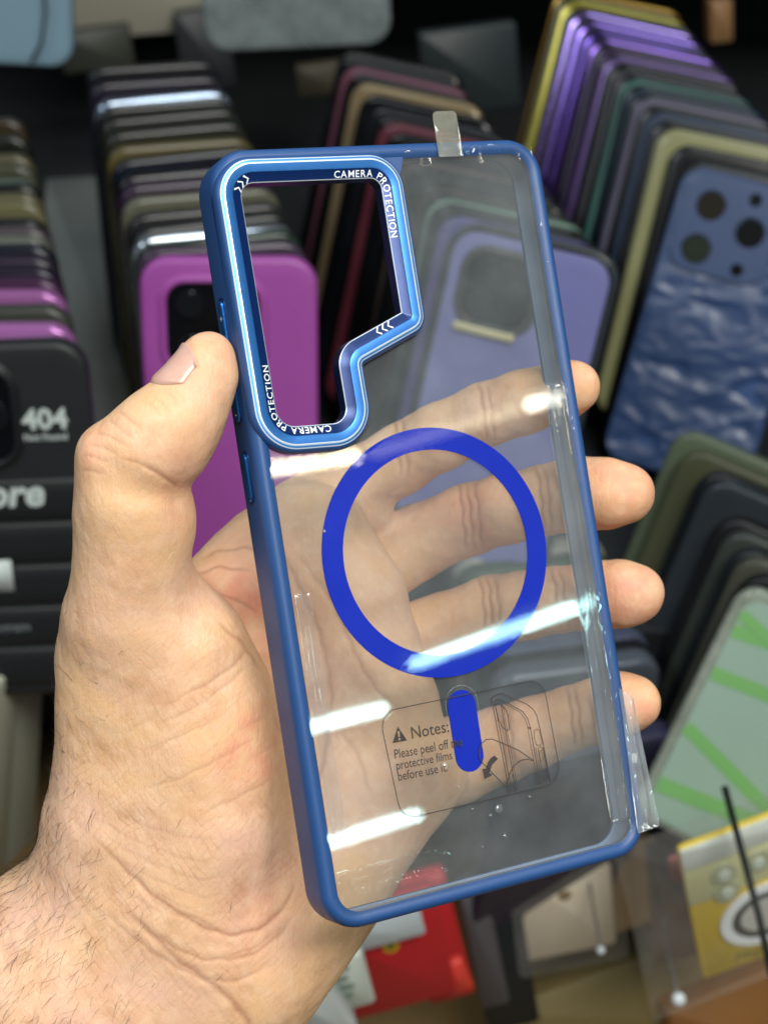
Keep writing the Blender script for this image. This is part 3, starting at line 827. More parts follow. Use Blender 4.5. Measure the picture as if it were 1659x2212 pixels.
for nm, arr in (('crease', tint), ('flush', flush), ('wrist', wrist)):
    at = me.attributes.new(nm, 'FLOAT', 'POINT'); at.data.foreach_set('value', arr.astype(np.float32))
skin_o = bpy.data.objects.new('skin', me); COL.objects.link(skin_o); skin_o.parent = hand

def skin_mat():
    m, nt, b = mat_base('skin'); N = nt.nodes; L = nt.links
    tc = N.new('ShaderNodeTexCoord')
    def noise(s, d=4, r=.55):
        n = N.new('ShaderNodeTexNoise'); n.inputs['Scale'].default_value = s; n.inputs['Detail'].default_value = d; n.inputs['Roughness'].default_value = r
        L.new(tc.outputs['Object'], n.inputs['Vector']); return n
    def mix(a, bcol, fac, f=1.0):
        mx = N.new('ShaderNodeMix'); mx.data_type = 'RGBA'
        if isinstance(a, tuple): mx.inputs['A'].default_value = (*a, 1)
        else: L.new(a, mx.inputs['A'])
        mx.inputs['B'].default_value = (*bcol, 1)
        ml = N.new('ShaderNodeMath'); ml.operation = 'MULTIPLY'; ml.inputs[1].default_value = f; ml.use_clamp = True
        L.new(fac, ml.inputs[0]); L.new(ml.outputs[0], mx.inputs['Factor']); return mx.outputs['Result']
    def ramp(o, lo, hi):
        r = N.new('ShaderNodeMapRange'); r.inputs['From Min'].default_value = lo; r.inputs['From Max'].default_value = hi; L.new(o, r.inputs['Value']); return r.outputs['Result']
    c = mix(srgb(222, 178, 152), srgb(228, 184, 140), ramp(noise(34, 3).outputs['Fac'], .38, .62))
    c = mix(c, srgb(206, 158, 120), ramp(noise(80, 4).outputs['Fac'], .48, .68), .65)
    c = mix(c, srgb(234, 196, 164), ramp(noise(260, 3).outputs['Fac'], .48, .7), .6)
    # fine skin lines, two crossing sets, strongest towards the wrist
    wa_ = N.new('ShaderNodeAttribute'); wa_.attribute_name = 'wrist'
    LH = []
    for rot, sc in ((.80, 205.0), (-.62, 150.0)):
        mpw = N.new('ShaderNodeMapping'); mpw.inputs['Rotation'].default_value = (0, 0, rot); L.new(tc.outputs['Object'], mpw.inputs['Vector'])
        wv = N.new('ShaderNodeTexWave'); wv.inputs['Scale'].default_value = sc; wv.inputs['Distortion'].default_value = 9.0; wv.inputs['Detail'].default_value = 3; wv.inputs['Detail Scale'].default_value = .55
        L.new(mpw.outputs[0], wv.inputs['Vector'])
        lr = ramp(wv.outputs['Fac'], .30, .02)
        ml = N.new('ShaderNodeMath'); ml.operation = 'MULTIPLY'; L.new(lr, ml.inputs[0]); L.new(ramp(noise(120 + sc * .3, 3).outputs['Fac'], .42, .66), ml.inputs[1])
        m3 = N.new('ShaderNodeMath'); m3.operation = 'MULTIPLY'; L.new(ml.outputs[0], m3.inputs[0]); L.new(wa_.outputs['Fac'], m3.inputs[1])
        LH.append(m3.outputs[0]); c = mix(c, srgb(170, 118, 84), m3.outputs[0], .17)
    fa = N.new('ShaderNodeAttribute'); fa.attribute_name = 'flush'
    fm = N.new('ShaderNodeMath'); fm.operation = 'MULTIPLY'; L.new(fa.outputs['Fac'], fm.inputs[0]); L.new(ramp(noise(170, 4).outputs['Fac'], .3, .62), fm.inputs[1])
    c = mix(c, srgb(222, 142, 118), fm.outputs[0], .6)
    ca = N.new('ShaderNodeAttribute'); ca.attribute_name = 'crease'
    c = mix(c, srgb(150, 92, 66), ca.outputs['Fac'], .55)
    L.new(c, b.inputs['Base Color'])
    b.inputs['Subsurface Weight'].default_value = 0.3
    b.inputs['Subsurface Radius'].default_value = (1.0, 0.38, 0.2); b.inputs['Subsurface Scale'].default_value = 0.0022
    b.inputs['Specular IOR Level'].default_value = 0.4
    r = N.new('ShaderNodeMapRange'); L.new(noise(420, 3).outputs['Fac'], r.inputs['Value']); r.inputs['To Min'].default_value = .42; r.inputs['To Max'].default_value = .66
    L.new(r.outputs['Result'], b.inputs['Roughness'])
    # fine skin relief: cell pattern, cross lines and pores
    vo = N.new('ShaderNodeTexVoronoi'); vo.feature = 'DISTANCE_TO_EDGE'; vo.inputs['Scale'].default_value = 1300
    mp = N.new('ShaderNodeMapping'); mp.inputs['Rotation'].default_value = (0, 0, .6); mp.inputs['Scale'].default_value = (1, .45, .8)
    dn = N.new('ShaderNodeTexNoise'); dn.inputs['Scale'].default_value = 180; L.new(tc.outputs['Object'], dn.inputs['Vector'])
    vs = N.new('ShaderNodeVectorMath'); vs.operation = 'SCALE'; vs.inputs['Scale'].default_value = .0016; L.new(dn.outputs['Color'], vs.inputs[0])
    va = N.new('ShaderNodeVectorMath'); va.operation = 'ADD'; L.new(tc.outputs['Object'], va.inputs[0]); L.new(vs.outputs[0], va.inputs[1])
    L.new(va.outputs[0], mp.inputs['Vector']); L.new(mp.outputs[0], vo.inputs['Vector'])
    mp2 = N.new('ShaderNodeMapping'); mp2.inputs['Rotation'].default_value = (0, 0, -.75); mp2.inputs['Scale'].default_value = (1, .22, .6); L.new(va.outputs[0], mp2.inputs['Vector'])
    n2 = N.new('ShaderNodeTexNoise'); n2.inputs['Scale'].default_value = 1000; n2.inputs['Detail'].default_value = 4; L.new(mp2.outputs[0], n2.inputs['Vector'])
    n3 = noise(230, 4)
    a1 = N.new('ShaderNodeMath'); a1.operation = 'MULTIPLY_ADD'; a1.inputs[1].default_value = .16
    vr = ramp(vo.outputs['Distance'], 0, .16); L.new(vr, a1.inputs[0]); L.new(n2.outputs['Fac'], a1.inputs[2])
    a2 = N.new('ShaderNodeMath'); a2.operation = 'MULTIPLY_ADD'; a2.inputs[1].default_value = 1.2; L.new(n3.outputs['Fac'], a2.inputs[0]); L.new(a1.outputs[0], a2.inputs[2])
    bp = N.new('ShaderNodeBump'); bp.inputs['Strength'].default_value = .5; bp.inputs['Distance'].default_value = .00032
    for q_ in LH:
        sb = N.new('ShaderNodeMath'); sb.operation = 'MULTIPLY_ADD'; sb.inputs[1].default_value = -.22; L.new(q_, sb.inputs[0]); L.new(a2.outputs[0], sb.inputs[2]); a2 = sb
    L.new(a2.outputs[0], bp.inputs['Height']); L.new(bp.outputs['Normal'], b.inputs['Normal'])
    return m
me.materials.append(skin_mat())

# thumbnail: a curved plate following the distal phalanx
sk_ang = np.radians(np.linspace(-57, 57, 17)); ss = np.linspace(0, 1, 15)
ax0 = P(382, 870, 340); ax1 = P(448, 778, 341)
ad = (ax1 - ax0) / np.linalg.norm(ax1 - ax0)
side = np.array([-ad[1], ad[0], 0]); side /= np.linalg.norm(side); fwd = np.cross(ad, side); fwd = fwd if fwd[2] > 0 else -fwd
th0 = math.radians(33)
n0 = side * math.cos(th0) + fwd * math.sin(th0); n1 = -side * math.sin(th0) + fwd * math.cos(th0)
pts = []
for s in ss:
    for a in sk_ang:
        ed = abs(a) / sk_ang[-1]
        s2 = s * (1.0 - .26 * ed ** 2.6) + (1 - s) * (.30 * ed ** 2.2)
        d = n0 * math.cos(a) + n1 * math.sin(a); c = ax0 + (ax1 - ax0) * s2
        pts.append(np.concatenate([c, d]))
pts = np.array(pts); t = np.full(len(pts), 6.5)
for _ in range(14): t -= 0.8 * hand_sdf(pts[:, :3] + pts[:, 3:] * t[:, None])
lift = np.zeros((15, 17)); lift[:] = .62
lift[0] = -.1; lift[1] = .4; lift[:, 0] = 0; lift[:, -1] = .0; lift[:, 1] = np.minimum(lift[:, 1], .42); lift[:, -2] = np.minimum(lift[:, -2], .42); lift[-1] = .85; lift[-2] = .74
NV = pts[:, :3] + pts[:, 3:] * (t + lift.ravel())[:, None]
NVm = (NV - off) * .001
NFc = [(i * 17 + j, i * 17 + j + 1, (i + 1) * 17 + j + 1, (i + 1) * 17 + j) for i in range(14) for j in range(16)]
nm_, nt_, nb_ = mat_base('nail')
_tc = nt_.nodes.new('ShaderNodeTexCoord'); _nz = nt_.nodes.new('ShaderNodeTexNoise'); _nz.inputs['Scale'].default_value = 300; nt_.links.new(_tc.outputs['Object'], _nz.inputs['Vector'])
_mx = nt_.nodes.new('ShaderNodeMix'); _mx.data_type = 'RGBA'; _mx.inputs['A'].default_value = (*srgb(206, 158, 142), 1); _mx.inputs['B'].default_value = (*srgb(222, 182, 166), 1); nt_.links.new(_nz.outputs['Fac'], _mx.inputs['Factor']); nt_.links.new(_mx.outputs['Result'], nb_.inputs['Base Color'])
nb_.inputs['Roughness'].default_value = .28; nb_.inputs['Subsurface Weight'].default_value = .15; nb_.inputs['Subsurface Scale'].default_value = .001
no = mesh_obj('thumbnail', NVm, NFc, nm_, hand); md = no.modifiers.new('s', 'SOLIDIFY'); md.thickness = .0003; md.offset = -1
md = no.modifiers.new('u', 'SUBSURF'); md.levels = 1; md.render_levels = 2

# arm hair
U = UW / 2 + FU * X[:, 0] / -X[:, 2]; Vv = UH / 2 - FU * X[:, 1] / -X[:, 2]
wgt = np.exp(-np.maximum(0, U - (115 + np.maximum(0, Vv - 1750) * .30)) / 55.0) * (Vv > 1230) * (NRM[:, 2] > -.75) * np.clip((Vv - 1200) / 500, .12, 1) * (U > -120)
wgt[(Vv > 1900) & (U < 330) & (NRM[:, 2] > 0)] += .25
wgt[(np.abs(NRM[:, 2]) < .35) & (U < 230) & (Vv > 1150) & (Vv < 1950)] += 1.1
wgt = wgt / wgt.sum()
pick = RNG.choice(len(X), 2300, p=wgt)
parts_v = []; parts_f = []; nb = 0
for i in pick:
    p = X[i]; n = NRM[i]
    flow = np.array([-.55, -.75, .1]) + RNG.normal(0, .26, 3)
    if Vv[i] < 1700: flow = np.array([-.55, .25, .1]) + RNG.normal(0, .3, 3)
    flow -= n * (flow @ n); flow /= np.linalg.norm(flow) + 1e-6
    L = RNG.uniform(1.8, 5.2) * (1.25 if Vv[i] > 1750 else .8); curl = RNG.normal(0, .75, 3); lifta = RNG.uniform(.15, .55)
    path = []
    for k in range(6):
        q = k / 5; path.append(p + flow * L * q * (1 - .1 * q) + n * (L * lifta * q * (1 - .45 * q)) + curl * L * .3 * q * q)
    V, F = tube(path, RNG.uniform(.018, .042), 3, taper=[1, 1, .9, .75, .55, .2])
    parts_v += [((np.array(v) - off) * .001) for v in V]; parts_f += [tuple(nb + k for k in f) for f in F]; nb += len(V)
hr = mesh_obj('arm_hair', parts_v, parts_f, pmat('hair', srgb(34, 26, 22), .5, 0, .4, .2), hand); tag(hr, kind='stuff')
# ------------------------------------------------------------------ the shop display behind, out of focus
def Wp(u, v, D):
    return CAM @ Vector(P(u, v, D) * 0.001)

def box_vf(x0, x1, y0, y1, z0, z1, bev=0.0):
    if bev <= 0:
        V = [(x, y, z) for z in (z0, z1) for y in (y0, y1) for x in (x0, x1)]
        return V, [(0, 2, 3, 1), (4, 5, 7, 6), (0, 1, 5, 4), (2, 6, 7, 3), (0, 4, 6, 2), (1, 3, 7, 5)]
    x0, x1, y0, y1, z0, z1, bev = (1000 * q for q in (x0, x1, y0, y1, z0, z1, bev))
    bz = min(bev, (z1 - z0) * .3); pts = rect_pts(x1 - x0, y1 - y0, (x0 + x1) / 2, (y0 + y1) / 2)
    return sweep(pts, bev * 1.6, [(bev, z0), (0, z0 + bz), (0, z1 - bz), (bev, z1)], 4, closed=False, cap0=True, cap1=True)

def face_mat(top, yaw, lean, roll, H):
    """matrix of an upright flat thing: x right, y up, z towards the viewer, origin at its bottom centre; given by its top centre"""
    R = Matrix.Rotation(math.radians(yaw), 3, 'Z') @ Matrix.Rotation(math.radians(90 - lean), 3, 'X') @ Matrix.Rotation(math.radians(roll), 3, 'Z')
    o = Vector(top) - R @ Vector((0, H, 0))
    return Matrix.Translation(o) @ R.to_4x4()

SHELL = [(9, 0.0), (2.6, 0.0), (1.3, -0.3), (0.45, -1.1), (0, -2.6), (0, -8.2), (0.4, -9.4), (1.3, -9.9), (1.9, -9.4), (1.9, -2.2), (9, -1.8)]
_shell = {}
def shell_mesh(W, H, r=11.0, hole=None):
    k = (W, H, r, hole)
    if k not in _shell:
        pts = [(x, y + H / 2) for x, y in rect_pts(W, H)]
        if hole:
            V, F = sweep(pts, r, SHELL[1:-1] , 8, closed=False)
            hp = rpoly([(x, y) for x, y in hole[0]], hole[1], 0, 8)
            out = rpoly(pts, r, 2.6, 8)
            V2, F2 = slab(out, [hp], -1.8, 0.0)
            V, F = merge([(V, F), (V2, F2)])
        else:
            V, F = sweep(pts, r, SHELL, 7, closed=False, cap0=True, cap1=True)
        me = bpy.data.meshes.new('shell'); me.from_pydata(V, [], F)
        bm = bmesh.new(); bm.from_mesh(me); bmesh.ops.remove_doubles(bm, verts=bm.verts[:], dist=1e-6); bmesh.ops.recalc_face_normals(bm, faces=bm.faces[:]); bm.to_mesh(me); bm.free()
        me.polygons.foreach_set('use_smooth', [True] * len(me.polygons)); me.set_sharp_from_angle(angle=math.radians(35))
        me.materials.append(None)
        _shell[k] = me
    return _shell[k]

def bg_case(u, v, D, yaw, lean, roll, m, label, W=77, H=155, r=11.0, group=None, hole=None, bare=True):
    mw = face_mat(Wp(u, v, D), yaw, lean, roll, H * .001)
    sh = bpy.data.objects.new('phone_case' if bare else 'shell', shell_mesh(W, H, r, hole)); COL.objects.link(sh)
    sh.material_slots[0].link = 'OBJECT'; sh.material_slots[0].material = m
    if bare:
        sh.matrix_world = mw; tag(sh, label, 'phone case', group); return sh
    root = empty('phone_case', mw); tag(root, label, 'phone case', group); sh.parent = root
    return root

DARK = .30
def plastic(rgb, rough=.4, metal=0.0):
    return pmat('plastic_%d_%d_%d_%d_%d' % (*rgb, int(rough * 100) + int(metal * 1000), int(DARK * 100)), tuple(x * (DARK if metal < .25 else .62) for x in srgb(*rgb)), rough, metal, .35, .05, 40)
def tinted(rgb, haze=.35, rough=.12):
    c = srgb(*rgb); return clear_mat('tinted_%d_%d_%d' % rgb, tuple(min(1, x * .5 + .45) for x in c), 1.5, rough, haze, c)

# ---- structure
M_dark = pmat('dark_board', srgb(26, 29, 31), .6, 0, .4, .2, 8, .1, 300)
M_back = pmat('back_board', srgb(19, 23, 25), .65, 0, .3, .2, 8, .1, 300)
M_grey = pmat('grey_board', srgb(98, 103, 101), .6, 0, .4, .06, 12)
def board(name, x0, x1, y0, y1, z0, z1, m):
    V, F = box_vf(x0, x1, y0, y1, z0, z1); o = mesh_obj(name, V, F, m, smooth=False); tag(o, kind='structure'); return o
board('display_shelf', -.75, .75, .60, 1.52, .965, .985, M_dark)
board('back_wall', -1.2, 1.2, 1.52, 1.56, .2, 2.3, M_back)
board('peg_wall', -.75, .75, .82, .84, .55, .963, M_dark)
board('upper_shelf', -.75, .75, 1.16, 1.519, 1.232, 1.25, M_dark)
board('counter', -1.2, 1.2, .30, .819, .70, .73, pmat('brown_counter', srgb(126, 100, 62), .5, 0, .4, .25, 6, .1, 200))
V, F = box_vf(-.036, .036, 0, .42, 0, .004, .0008)
o = mesh_obj('lit_floor_slab', V, F, M_grey); o.matrix_world = Matrix.Translation((-.160, .74, .9855)) @ Matrix.Rotation(math.radians(8), 4, 'Z')  # grey slab imitates the lit stretch of the shelf floor
tag(o, 'grey slab standing in for the lit shelf floor between the left and the magenta stack', 'board')

# ---- stacks of cases. height of the tops is constant along a stack: depth follows from the image row
def depth_at(v, ztop):
    k = (UH / 2 - v) / FU; return (ztop - CAM_Z) / (k * cp - sp) * 1000
def stack(rows, u_of, ztop, yaw_of, lean, group, where, roll=0.0, **kw):
    for i, (v, rgb, rough, metal, colour) in enumerate(rows):
        D = depth_at(v, ztop); m = tinted(rgb) if metal == 'clear' else plastic(rgb, rough * .62, metal)
        bg_case(u_of(v), v, D, yaw_of(v), lean, roll + random.uniform(-1.2, 1.2), m, where(i, colour), group=group, **kw)
lerp = lambda v, a, b, fa, fb: fa + (fb - fa) * max(0, min(1, (v - a) / (b - a)))
ORD = ['first', 'second', 'third', 'fourth', 'fifth', 'sixth', 'seventh', 'eighth', 'ninth', 'tenth', 'eleventh', 'twelfth', 'thirteenth', 'fourteenth', 'fifteenth', 'sixteenth', 'seventeenth', 'eighteenth', 'nineteenth']

rows1 = [(731, (196, 124, 196), .25, .3, 'pink edged'), (705, (190, 122, 192), .25, .3, 'rosy pink'), (668, (92, 94, 86), .5, 0, 'grey olive'), (632, (176, 112, 176), .3, .3, 'mauve pink'), (607, (104, 62, 104), .35, .2, 'plum'), (583, (48, 34, 62), .4, 0, 'dark violet'), (559, (70, 58, 78), .4, 0, 'dusky grey'),
         (536, (30, 32, 54), .4, 0, 'dark navy'), (515, (138, 146, 132), .4, 0, 'pale sage'), (497, (112, 98, 106), .4, 0, 'mauve grey'), (478, (34, 34, 36), .4, 0, 'black'), (440, (150, 144, 104), .35, 0, 'straw coloured'), (424, (134, 128, 92), .35, 0, 'dull gold'), (404, (22, 26, 26), .4, 0, 'jet black'),
         (392, (126, 146, 126), .4, 0, 'pale green'), (360, (96, 98, 76), .4, 0, 'olive'), (340, (122, 116, 84), .4, 0, 'khaki'), (300, (44, 46, 38), .4, 0, 'dark olive'), (262, (84, 66, 42), .4, 0, 'brown')]
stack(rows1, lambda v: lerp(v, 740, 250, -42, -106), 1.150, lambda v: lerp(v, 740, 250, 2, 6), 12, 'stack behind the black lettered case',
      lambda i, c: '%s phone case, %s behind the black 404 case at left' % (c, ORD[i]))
rows2 = [(531, (92, 74, 100), .4, 0, 'dusky mauve'), (514, (38, 70, 50), .4, 0, 'dark green'), (500, (205, 214, 226), .16, .8, 'shiny silver edged'), (478, (36, 38, 40), .4, 0, 'charcoal'), (452, (52, 50, 54), .4, 0, 'smoky'), (418, (134, 134, 112), .45, 0, 'pale olive'), (391, (62, 36, 74), .4, 0, 'deep purple'),
         (369, (38, 28, 40), .25, 0, 'glossy black'), (333, (22, 32, 50), .4, 0, 'midnight blue'), (308, (126, 112, 62), .4, 0, 'dull gold'), (276, (52, 52, 40), .4, 0, 'dark olive'), (247, (46, 48, 40), .4, 0, 'dark moss'), (222, (36, 38, 38), .4, 0, 'slate black'), (206, (170, 186, 206), .16, .8, 'chrome edged'), (172, (46, 36, 60), .4, 0, 'aubergine'), (140, (20, 22, 28), .4, 0, 'black')]
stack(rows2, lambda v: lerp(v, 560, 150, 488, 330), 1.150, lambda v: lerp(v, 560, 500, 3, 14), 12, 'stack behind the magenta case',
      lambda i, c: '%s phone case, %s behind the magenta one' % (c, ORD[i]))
BLK = ['black', 'matt black', 'soot black', 'ink black', 'coal black', 'night black', 'raven black', 'onyx', 'pitch black', 'tar black', 'ebony', 'dark graphite', 'lamp black', 'smoke black', 'carbon black']
rows3 = [(497, (130, 124, 196), .4, 0, 'lavender'), (478, (34, 40, 40), .4, 0, 'black'), (456, (150, 186, 166), .4, 0, 'mint green'), (430, (70, 68, 54), .4, 0, 'olive brown'), (400, (36, 38, 38), .4, 0, 'charcoal'), (370, (96, 84, 78), .4, 0, 'taupe'), (330, (30, 30, 32), .4, 0, 'jet black'), (290, (134, 62, 78), .4, 0, 'rose red'), (255, (24, 28, 36), .4, 0, 'dark blue'),
         (200, (196, 172, 130), .3, .2, 'pale gold rimmed'), (166, (150, 92, 112), .35, 0, 'dusty pink rimmed'), (130, (40, 38, 36), .4, 0, 'dark brown')]
rows3 = [q for i, r in enumerate(rows3) for q in ((r,) if i == len(rows3) - 1 else (r, (round(r[0] * .5 + rows3[i + 1][0] * .5), (26, 28, 31), .22, 0, BLK[i])))]
ORD += ['twentieth', 'twenty-first', 'twenty-second', 'twenty-third', 'twenty-fourth', 'twenty-fifth', 'twenty-sixth', 'twenty-seventh', 'twenty-eighth', 'twenty-ninth', 'thirtieth']
def u3(v): return lerp(v, 520, 150, 1146, 866)
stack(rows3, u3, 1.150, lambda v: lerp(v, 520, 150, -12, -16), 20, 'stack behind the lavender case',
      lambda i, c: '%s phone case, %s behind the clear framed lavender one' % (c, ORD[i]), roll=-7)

# leaning pile at the right: depth grows slowly while the tops rise
rows4 = [(372, (32, 38, 46), .4, 0, 'black', 835), (300, (206, 206, 150), .2, 0, 'straw yellow rimmed', 846), (262, (18, 58, 96), .4, 0, 'deep teal blue', 856), (232, (116, 112, 142), .4, 0, 'dull lilac', 862), (212, (22, 66, 92), .4, 0, 'petrol blue', 868), (192, (66, 130, 122), .4, 0, 'sea green', 874), (166, (30, 24, 34), .3, 0, 'black plum', 880), (140, (98, 76, 128), .22, .4, 'dark lilac', 886),
         (122, (64, 44, 84), .25, .3, 'aubergine', 892), (104, (150, 112, 205), .13, .9, 'shiny violet', 897), (86, (104, 78, 165), .13, .9, 'metallic purple', 902), (66, (156, 124, 222), .13, .9, 'bright violet', 907), (46, (184, 154, 236), .12, .9, 'pale violet edged', 912), (18, (160, 150, 60), .15, .5, 'olive yellow', 922), (-4, (168, 132, 50), .15, .5, 'amber', 932)]
rows4 = [q for i, r in enumerate(rows4) for q in ((r,) if i == len(rows4) - 1 else (r, (r[0] * .5 + rows4[i + 1][0] * .5, (24, 24, 30), .22, 0, BLK[i], (r[5] + rows4[i + 1][5]) / 2)))]
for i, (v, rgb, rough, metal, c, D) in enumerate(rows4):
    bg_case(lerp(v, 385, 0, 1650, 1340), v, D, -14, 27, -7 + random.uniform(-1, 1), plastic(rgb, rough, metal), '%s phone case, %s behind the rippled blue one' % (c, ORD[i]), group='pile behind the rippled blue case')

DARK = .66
# ---- front cases with their details
def disc(name, args, m, parent):
    V, F = disc_vf(*args); o = mesh_obj(name, V, F, m, parent, smooth=False); return o
def disc_vf(x, y, r, z0, z1, n=20, inner=None):
    prof = [(0.15 * r, z0), (0, z0), (0, z1 - .12 * r), (0.12 * r, z1)]
    L = [[((x + (r - o) * math.cos(6.2832 * k / n)) * .001, (y + (r - o) * math.sin(6.2832 * k / n)) * .001, z * .001) for k in range(n)] for o, z in prof]
    return loft(L, False, True, True)
def island(root, x0, x1, y0, y1, rim, glass, h=2.0, r=10, lenses=()):
    pts = rect_pts(x1 - x0, y1 - y0, (x0 + x1) / 2, (y0 + y1) / 2)
    V, F = sweep(pts, r, [(-1.6, 0.0), (-.9, .5), (-.3, h - .4), (.4, h), (1.6, h), (2.2, h - .6), (2.4, -.6)], 8, closed=False)
    o = mesh_obj('camera_island', V, F, rim, root); recalc(o)
    if glass:
        V, F = slab(rpoly(pts, r, 2.2, 8), [], -.6, .5); g = mesh_obj('island_glass', V, F, glass, o, smooth=False)
    for (lx, ly, lr) in lenses:
        V, F = disc_vf(lx, ly, lr, .4, 2.2); l = mesh_obj('lens', V, F, plastic((20, 22, 26), .2), o, smooth=False); sharpen(l, 30)
    return o
M_glassd = plastic((10, 12, 16), .12)
# magenta
M_mag = pmat('magenta_silicone', srgb(138, 64, 138), .45, 0, .4, .06, 30)
mg = bg_case(492, 556, 712, 2, 16, -1.0, M_mag, 'plain magenta phone case at the front of its stack, behind the camera opening', bare=False, W=79, H=158, r=13)
island(mg, -30, 16, 106, 149, M_mag, M_glassd, 1.8, 11, ((-17, 137, 6.5), (2, 128, 6.5), (-17, 117, 6.5)))
# lavender behind a clear bumper
lv = bg_case(1160, 520, depth_at(520, 1.15), -12, 20, -8, plastic((122, 124, 178), .4), 'lavender phone case with dark clear frame, seen through the upper right of the held case', bare=False, W=76, H=156, r=13)
V, F = sweep([(x, y + 78) for x, y in rect_pts(80, 160)], 15, [(3.5, .4), (1.2, .8), (0, -1), (0, -8), (1.6, -9), (2, -2)], 8)
recalc(mesh_obj('clear_bumper', V, F, plastic((52, 58, 60), .25), lv))
island(lv, -30, 6, 112, 148, plastic((58, 60, 58), .35), M_glassd, 2.2, 11, ((-20, 138, 6), (-4, 130, 6), (-20, 122, 6)))
V, F = box_vf(-.029, .000, .1085, .1125, .0005, .0024, .0006); mesh_obj('cream_strip', V, F, plastic((214, 206, 162), .4), lv)
# rippled blue
bw = bg_case(1640, 392, 826, -14, 27, -9.0, plastic((52, 80, 130), .38), 'blue phone case with rippled relief and three lens holes at right', bare=False, W=78, H=158, r=12)
M_rip = pmat('rippled_blue', srgb(38, 58, 94), .38, 0, .5, .05, 40)
from mathutils import noise as mnoise
def ripple(x, y):
    e = max(0, min(1, (39 - abs(x)) / 5)) * max(0, min(1, y / 6)) * max(0, min(1, (154 - y) / 5)) * (.15 if (y > 104 and x < 18) else 1)
    q = Vector((x * .030 + .012 * y, y * .062 - .012 * x, 3.1)); wv = mnoise.noise_vector(q * 1.3) * .55
    a = 1 - 2.4 * abs(mnoise.noise(q + wv)); c_ = 1 - 2.2 * abs(mnoise.noise(q * 2.1 + wv * 1.6 + Vector((5, 2, 1))))
    return .35 + e * (1.1 * a + .45 * c_)
body = rpoly([(x, y + 79) for x, y in rect_pts(75.6, 155.6)], 10.5, 0, 8)
lens = [(-20, 140, 8.2), (3, 131.5, 8.2), (-21, 117, 8.2), (2, 112, 3.4), (1, 148.5, 3.4)]
hl = [[(x + r * math.cos(-6.2832 * k / 20), y + r * math.sin(-6.2832 * k / 20)) for k in range(20)] for x, y, r in lens]
def wave_z(x, y): return ripple(x, y) if True else .35
V, F = sheet(body, [], 1.5, wave_z); mesh_obj('rippled_back', V, F, M_rip, bw)
ip = rect_pts(50, 48, -9, 130)
V, F = slab(rpoly(ip, 11, 0, 8), hl, .4, 2.2); mesh_obj('camera_plate', V, F, M_rip, bw, smooth=False)
for k, (x, y, r) in enumerate(lens):
    V, F = disc_vf(x, y, r * .98, .36, .8); mesh_obj('lens_opening', V, F, plastic(((40, 36, 28), (14, 16, 18), (44, 52, 42), (12, 14, 16), (20, 22, 24))[k], .2), bw, smooth=False)
# black quilted case with lettering
bk = bg_case(-34, 745, 640, 3, 10, 0.5, plastic((38, 41, 43), .5), 'black ridged phone case lettered 404 at the left edge', bare=False, W=79, H=160, r=13)
for j in range(5):
    y0 = 6 + j * 19.5
    V, F = sweep(rect_pts(72, 18.3, 0, y0 + 9), 3.0, [(0, -.5), (.3, .6), (1.6, 1.3), (6, 1.7)], 5, closed=False, cap1=True)
    mesh_obj('ridge', V, F, plastic((34, 37, 39), .45), bk)
island(bk, -34, 10, 108, 152, plastic((30, 33, 35), .4), M_glassd, 2.0, 12, ((-22, 140, 7), (0, 130, 7), (-22, 120, 7)))
wz = plastic((214, 226, 222), .5)
def decal(root, body_, x, y, size, z, m, shear=0.0, bold=.03, rot=0.0):
    VF = text_mesh(body_, size, shear=shear, bold=bold * size)
    c, s = math.cos(rot), math.sin(rot)
    V = [((x + a * c - b * s) * .001, (y + a * s + b * c) * .001, z * .001) for a, b, *_ in VF[0]]
    return mesh_obj('lettering', V, VF[1], m, root, smooth=False)
decal(bk, '404', 11.5, 124, 12.2, .3, wz)
decal(bk, 'Not Found', 11.2, 119, 4.0, .3, wz, bold=.02)
decal(bk, 'ore', -7.5, 91, 17, 1.9, wz, shear=.2, bold=.03)
V, F = box_vf(-.016, .0005, .052, .0665, .0017, .0021); mesh_obj('white_sticker', V, F, wz, bk)
decal(bk, 'ogram', -10.0, 33, 6, 1.9, plastic((120, 128, 132), .5), bold=.02)

# ---- upper shelf, at the very top of the picture
ub = bg_case(12, -230, 960, 0, 8, -3, plastic((132, 162, 180), .5), 'pale blue phone case hanging in the top left corner', bare=False, W=74, H=100, r=14)
V, F = tube([(.012, .004, .002), (.019, .016, .004), (.022, .034, .004), (.021, .06, .003)], .0011, 6, close=True); mesh_obj('cord', V, F, plastic((50, 60, 66), .5), ub)
V, F = box_vf(-.06, .06, 0, .09, -.03, 0, .002); o = mesh_obj('cardboard_box', V, F, plastic((176, 172, 154), .6)); o.matrix_world = face_mat(Wp(262, -190, 1190), 4, 5, 3, .09); tag(o, 'cream cardboard box beside the pale blue case at top left', 'box')
uc = bg_case(632, -120, 1010, 2, 6, 2, clear_mat('clear_grey', (.75, .8, .8), 1.5, .1, .6, (.22, .26, .26)), 'wide clear grey phone case hanging at the top, left of centre', bare=False, W=120, H=64, r=16)
V, F = box_vf(.018, .038, .010, .062, -.008, -.004, .0005); mesh_obj('green_panel', V, F, plastic((58, 84, 80), .4), uc)
V, F = box_vf(.018, .038, .003, .0098, -.008, -.004, .0005); mesh_obj('red_panel', V, F, plastic((110, 70, 62), .4), uc)
